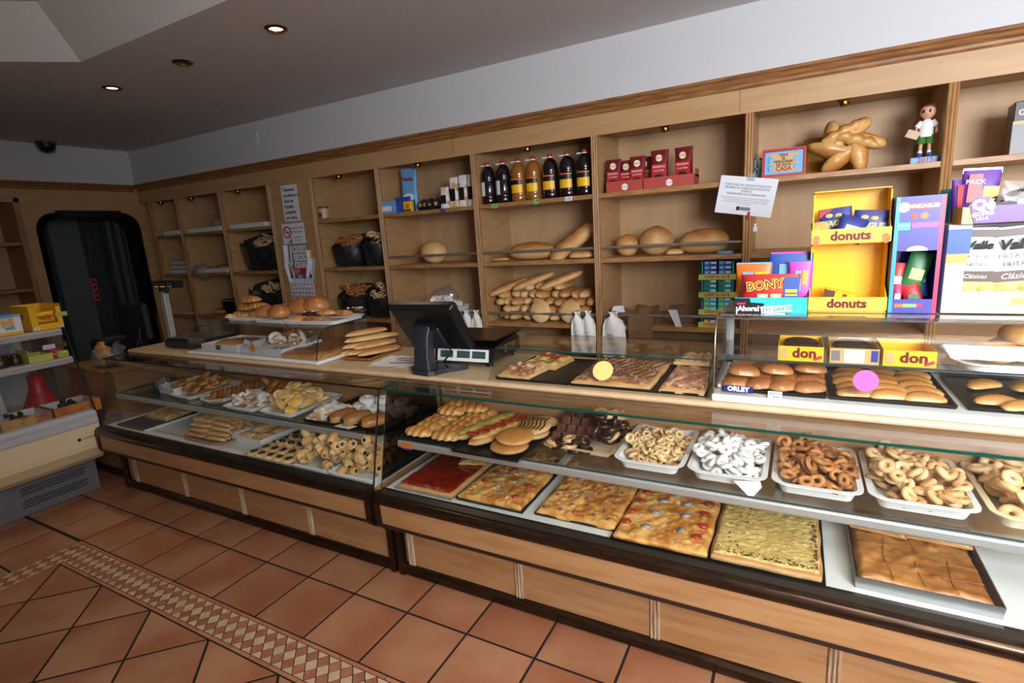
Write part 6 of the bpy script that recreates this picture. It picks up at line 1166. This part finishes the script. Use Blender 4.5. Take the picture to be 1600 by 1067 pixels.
for k, (x, y, z, rz) in enumerate(((1.16, .35, .006, .06), (1.20, .43, .006, -.05), (1.17, .40, .03, .1))): solo('sugared_slab', slab(.17, .12, .028, 14, 12, 50+k, .006), 'sugar_puff', ('front sugared puff slab on the dark tray', 'rear sugared puff slab on the dark tray', 'upper sugared puff slab lying across two others')[k], 'pastry', (x, y, SZ+z), (0, 0, rz))
for k, (x, y) in enumerate(((1.325, .325), (1.425, .325), (1.55, .33))):
    o = thing('chocolate_roll', ('left golden chocolate roll at the tray front', 'middle golden chocolate roll at the tray front', 'right golden chocolate roll beside the glass end')[k], 'pastry', (x, y, SZ+.012), 1.25-.1*k); part('dough', loaf(.17, .09, .07, tap=3.4, base=.8), 'flaky' if k < 2 else 'bun_brown', o); part('chocolate_end', MB().ell((-.076, 0, .032), .012, .020, .015, 10, 8), 'jam_dark', o)
o = solo('paper_napkin', MB().prism([(-.06, -.02), (.05, -.025), (.06, .02), (-.05, .025)], 'z', 0, .002), 'paper', 'white napkin edge under the chocolate rolls', 'napkin', (1.40, .262, SZ+.013))
pb = MB().torus(.028, .022, 18, 10, flat=.9).mesh('powdered_bun', 'sugar')
for k, (x, y, z) in enumerate(((1.25, .53, .018), (1.34, .50, .018), (1.32, .58, .018), (1.42, .56, .018), (1.29, .55, .055), (1.39, .57, .058), (1.53, .50, .018), (1.58, .57, .018), (1.52, .58, .05))): tag(lk('powdered_bun', pb, None, (x, y, SZ+z), (.15*math.sin(k), .1*math.cos(k), k)), 'white powdered ring bun at the back of the dark tray', 'bun', 'powdered ring buns at the back of the dark tray')
# ------------------------------------------------------------------ left counter, deck
bakingtray('baking_tray', .34, .50, (-.56, .42, DZ), 'dark tray with white rim of pale puff slabs, left deck end', 'black_metal', .01)
o = thing('tray_border', 'white plastic strip between tray and white deck', 'strip', (-.37, .42, DZ)); part('strip', MB().box(-.012, .012, -.25, .25, 0, .012, 0, .002), 'white_plastic', o)
for k in range(4): solo('puff_slab', slab(.26, .085, .03, 16, 10, 60+k, .008), 'puff', ('front', 'second', 'third', 'rear')[k] + ' long pale puff slab on the left deck tray', 'pastry', (-.555, .385+.08*k, DZ+.006+.004*k), (.05, 0, .02*k))
o = thing('oval_tray', 'pinkish oval tray under the finger biscuits', 'tray', (.20, .36, DZ)); part('tray', dish(.46, .36, .014, r=.12), 'mosaic_brown', o)
fg = [loaf(.20, .034, .03, tap=5, seed=k).mesh('finger_biscuit', 'puff' if k else 'bread_pale') for k in range(2)]
for L_ in range(5):
    for r in range(8-L_):
        for i in range(2):
            if L_ == 4 and i == 0 and r < 2: continue
            tag(lk('finger_biscuit', fg[(L_+r+i) % 2], None, (.10+.195*i+.012*math.sin(3*r+L_), .235+.036*r+.018*L_, DZ+.010+.026*L_), (0, 0, .07*math.sin(r*5+i+L_))), 'long pale finger biscuit in the stacked rows', 'finger biscuit', 'finger biscuits stacked on the oval tray')
o = thing('card_box', 'low white card box of croissants on the deck', 'box', (.535, .435, DZ), -.05); part('tray', boxtray(.285, .31, .042), 'cardboard_white', o)
lc2 = [loaf(.15, .07, .055, lumps=6, amp=.09, bend=.5, tap=1.9, k=24, seed=k).mesh('pale_croissant', 'puff') for k in range(2)]
for k, (x, y, z) in enumerate(((.47, .34, .008), (.59, .36, .008), (.48, .43, .008), (.60, .46, .008), (.50, .53, .008), (.54, .40, .05), (.56, .50, .05))): tag(lk('pale_croissant', lc2[k % 2], None, (x, y, DZ+z), (0, 0, .3+.25*k)), 'pale croissant in the low white card box', 'croissant', 'pale croissants in the card box')
wtray('flat board of jam-topped biscuits', (.905, .345, DZ), .40, .44, 0, r=.02, mt='steel_soft')
m = MB().lathe([(0, 0), (.033, 0), (.038, .008), (.036, .016), (.018, .021)], n=16, mi=0)
for k in range(5): m.ell((.012*math.cos(k*2*PI/5), .012*math.sin(k*2*PI/5), .021), .011, .009, .006, 8, 5, mi=1)
jb = m.mesh('jam_biscuit', 'cookie', 'jam_dark')
for r in range(5):
    for i in range(5): tag(lk('jam_biscuit', jb, None, (.755+.072*i+.012*(r % 2), .17+.072*r, DZ+.012), (0, 0, i+r)), 'pale biscuit with dark jam flower in the flat rows', 'biscuit', 'jam biscuits in the flat rows')
for k in range(9): tag(lk('jam_biscuit', jb, None, (.83+.075*(k % 4)+.02*(k//4), .30+.075*(k//4), DZ+.034), (.3*math.sin(k), .3*math.cos(k), k)), 'pale biscuit with dark jam lying on the rows', 'biscuit', 'jam biscuits on top of the rows')
wtray('white scalloped tray under the mini rolls', (1.20, .31, DZ), .30, .34, 0); wtray('white tray under the chocolate mini rolls, right deck end', (1.50, .34, DZ), .32, .40, 0)
def minir(mt, ch):
    R = []; m = MB()
    m.tube([(-.03, 0, .022), (-.02, 0, .022), (.0, 0, .024), (.02, 0, .022), (.03, 0, .022)], [.016, .021, .023, .021, .016], 10, 0)
    m.ell((-.031, 0, .022), .003, .010, .010, 8, 5, 1); m.ell((.031, 0, .022), .003, .010, .010, 8, 5, 1)
    m.tube([(-.018, .0, .022), (-.012, .0, .022)], [.0235, .0235], 10, 0); m.tube([(.010, 0, .022), (.016, 0, .022)], [.0238, .0235], 10, 0)
    return m.mesh('mini_roll', mt, ch)
heap('mini_roll', [minir('cookie', 'cookie_dark'), minir('bread_pale', 'cookie_dark')], (1.20, .36), .32, .42, DZ+.010, 88, .034, .037, .05, 'small hollow pastry horn in the pile on the left', 'pastry', 'pastry horns piled on the scalloped tray', .3, 51, power=4)
heap('mini_roll', [minir('cookie', 'jam_dark'), minir('bread_pale', 'jam_dark')], (1.49, .36), .36, .42, DZ+.010, 125, .034, .037, .055, 'mini roll with dark chocolate ends in the right pile', 'pastry', 'chocolate mini rolls piled at the right deck end', .3, 52, power=4)
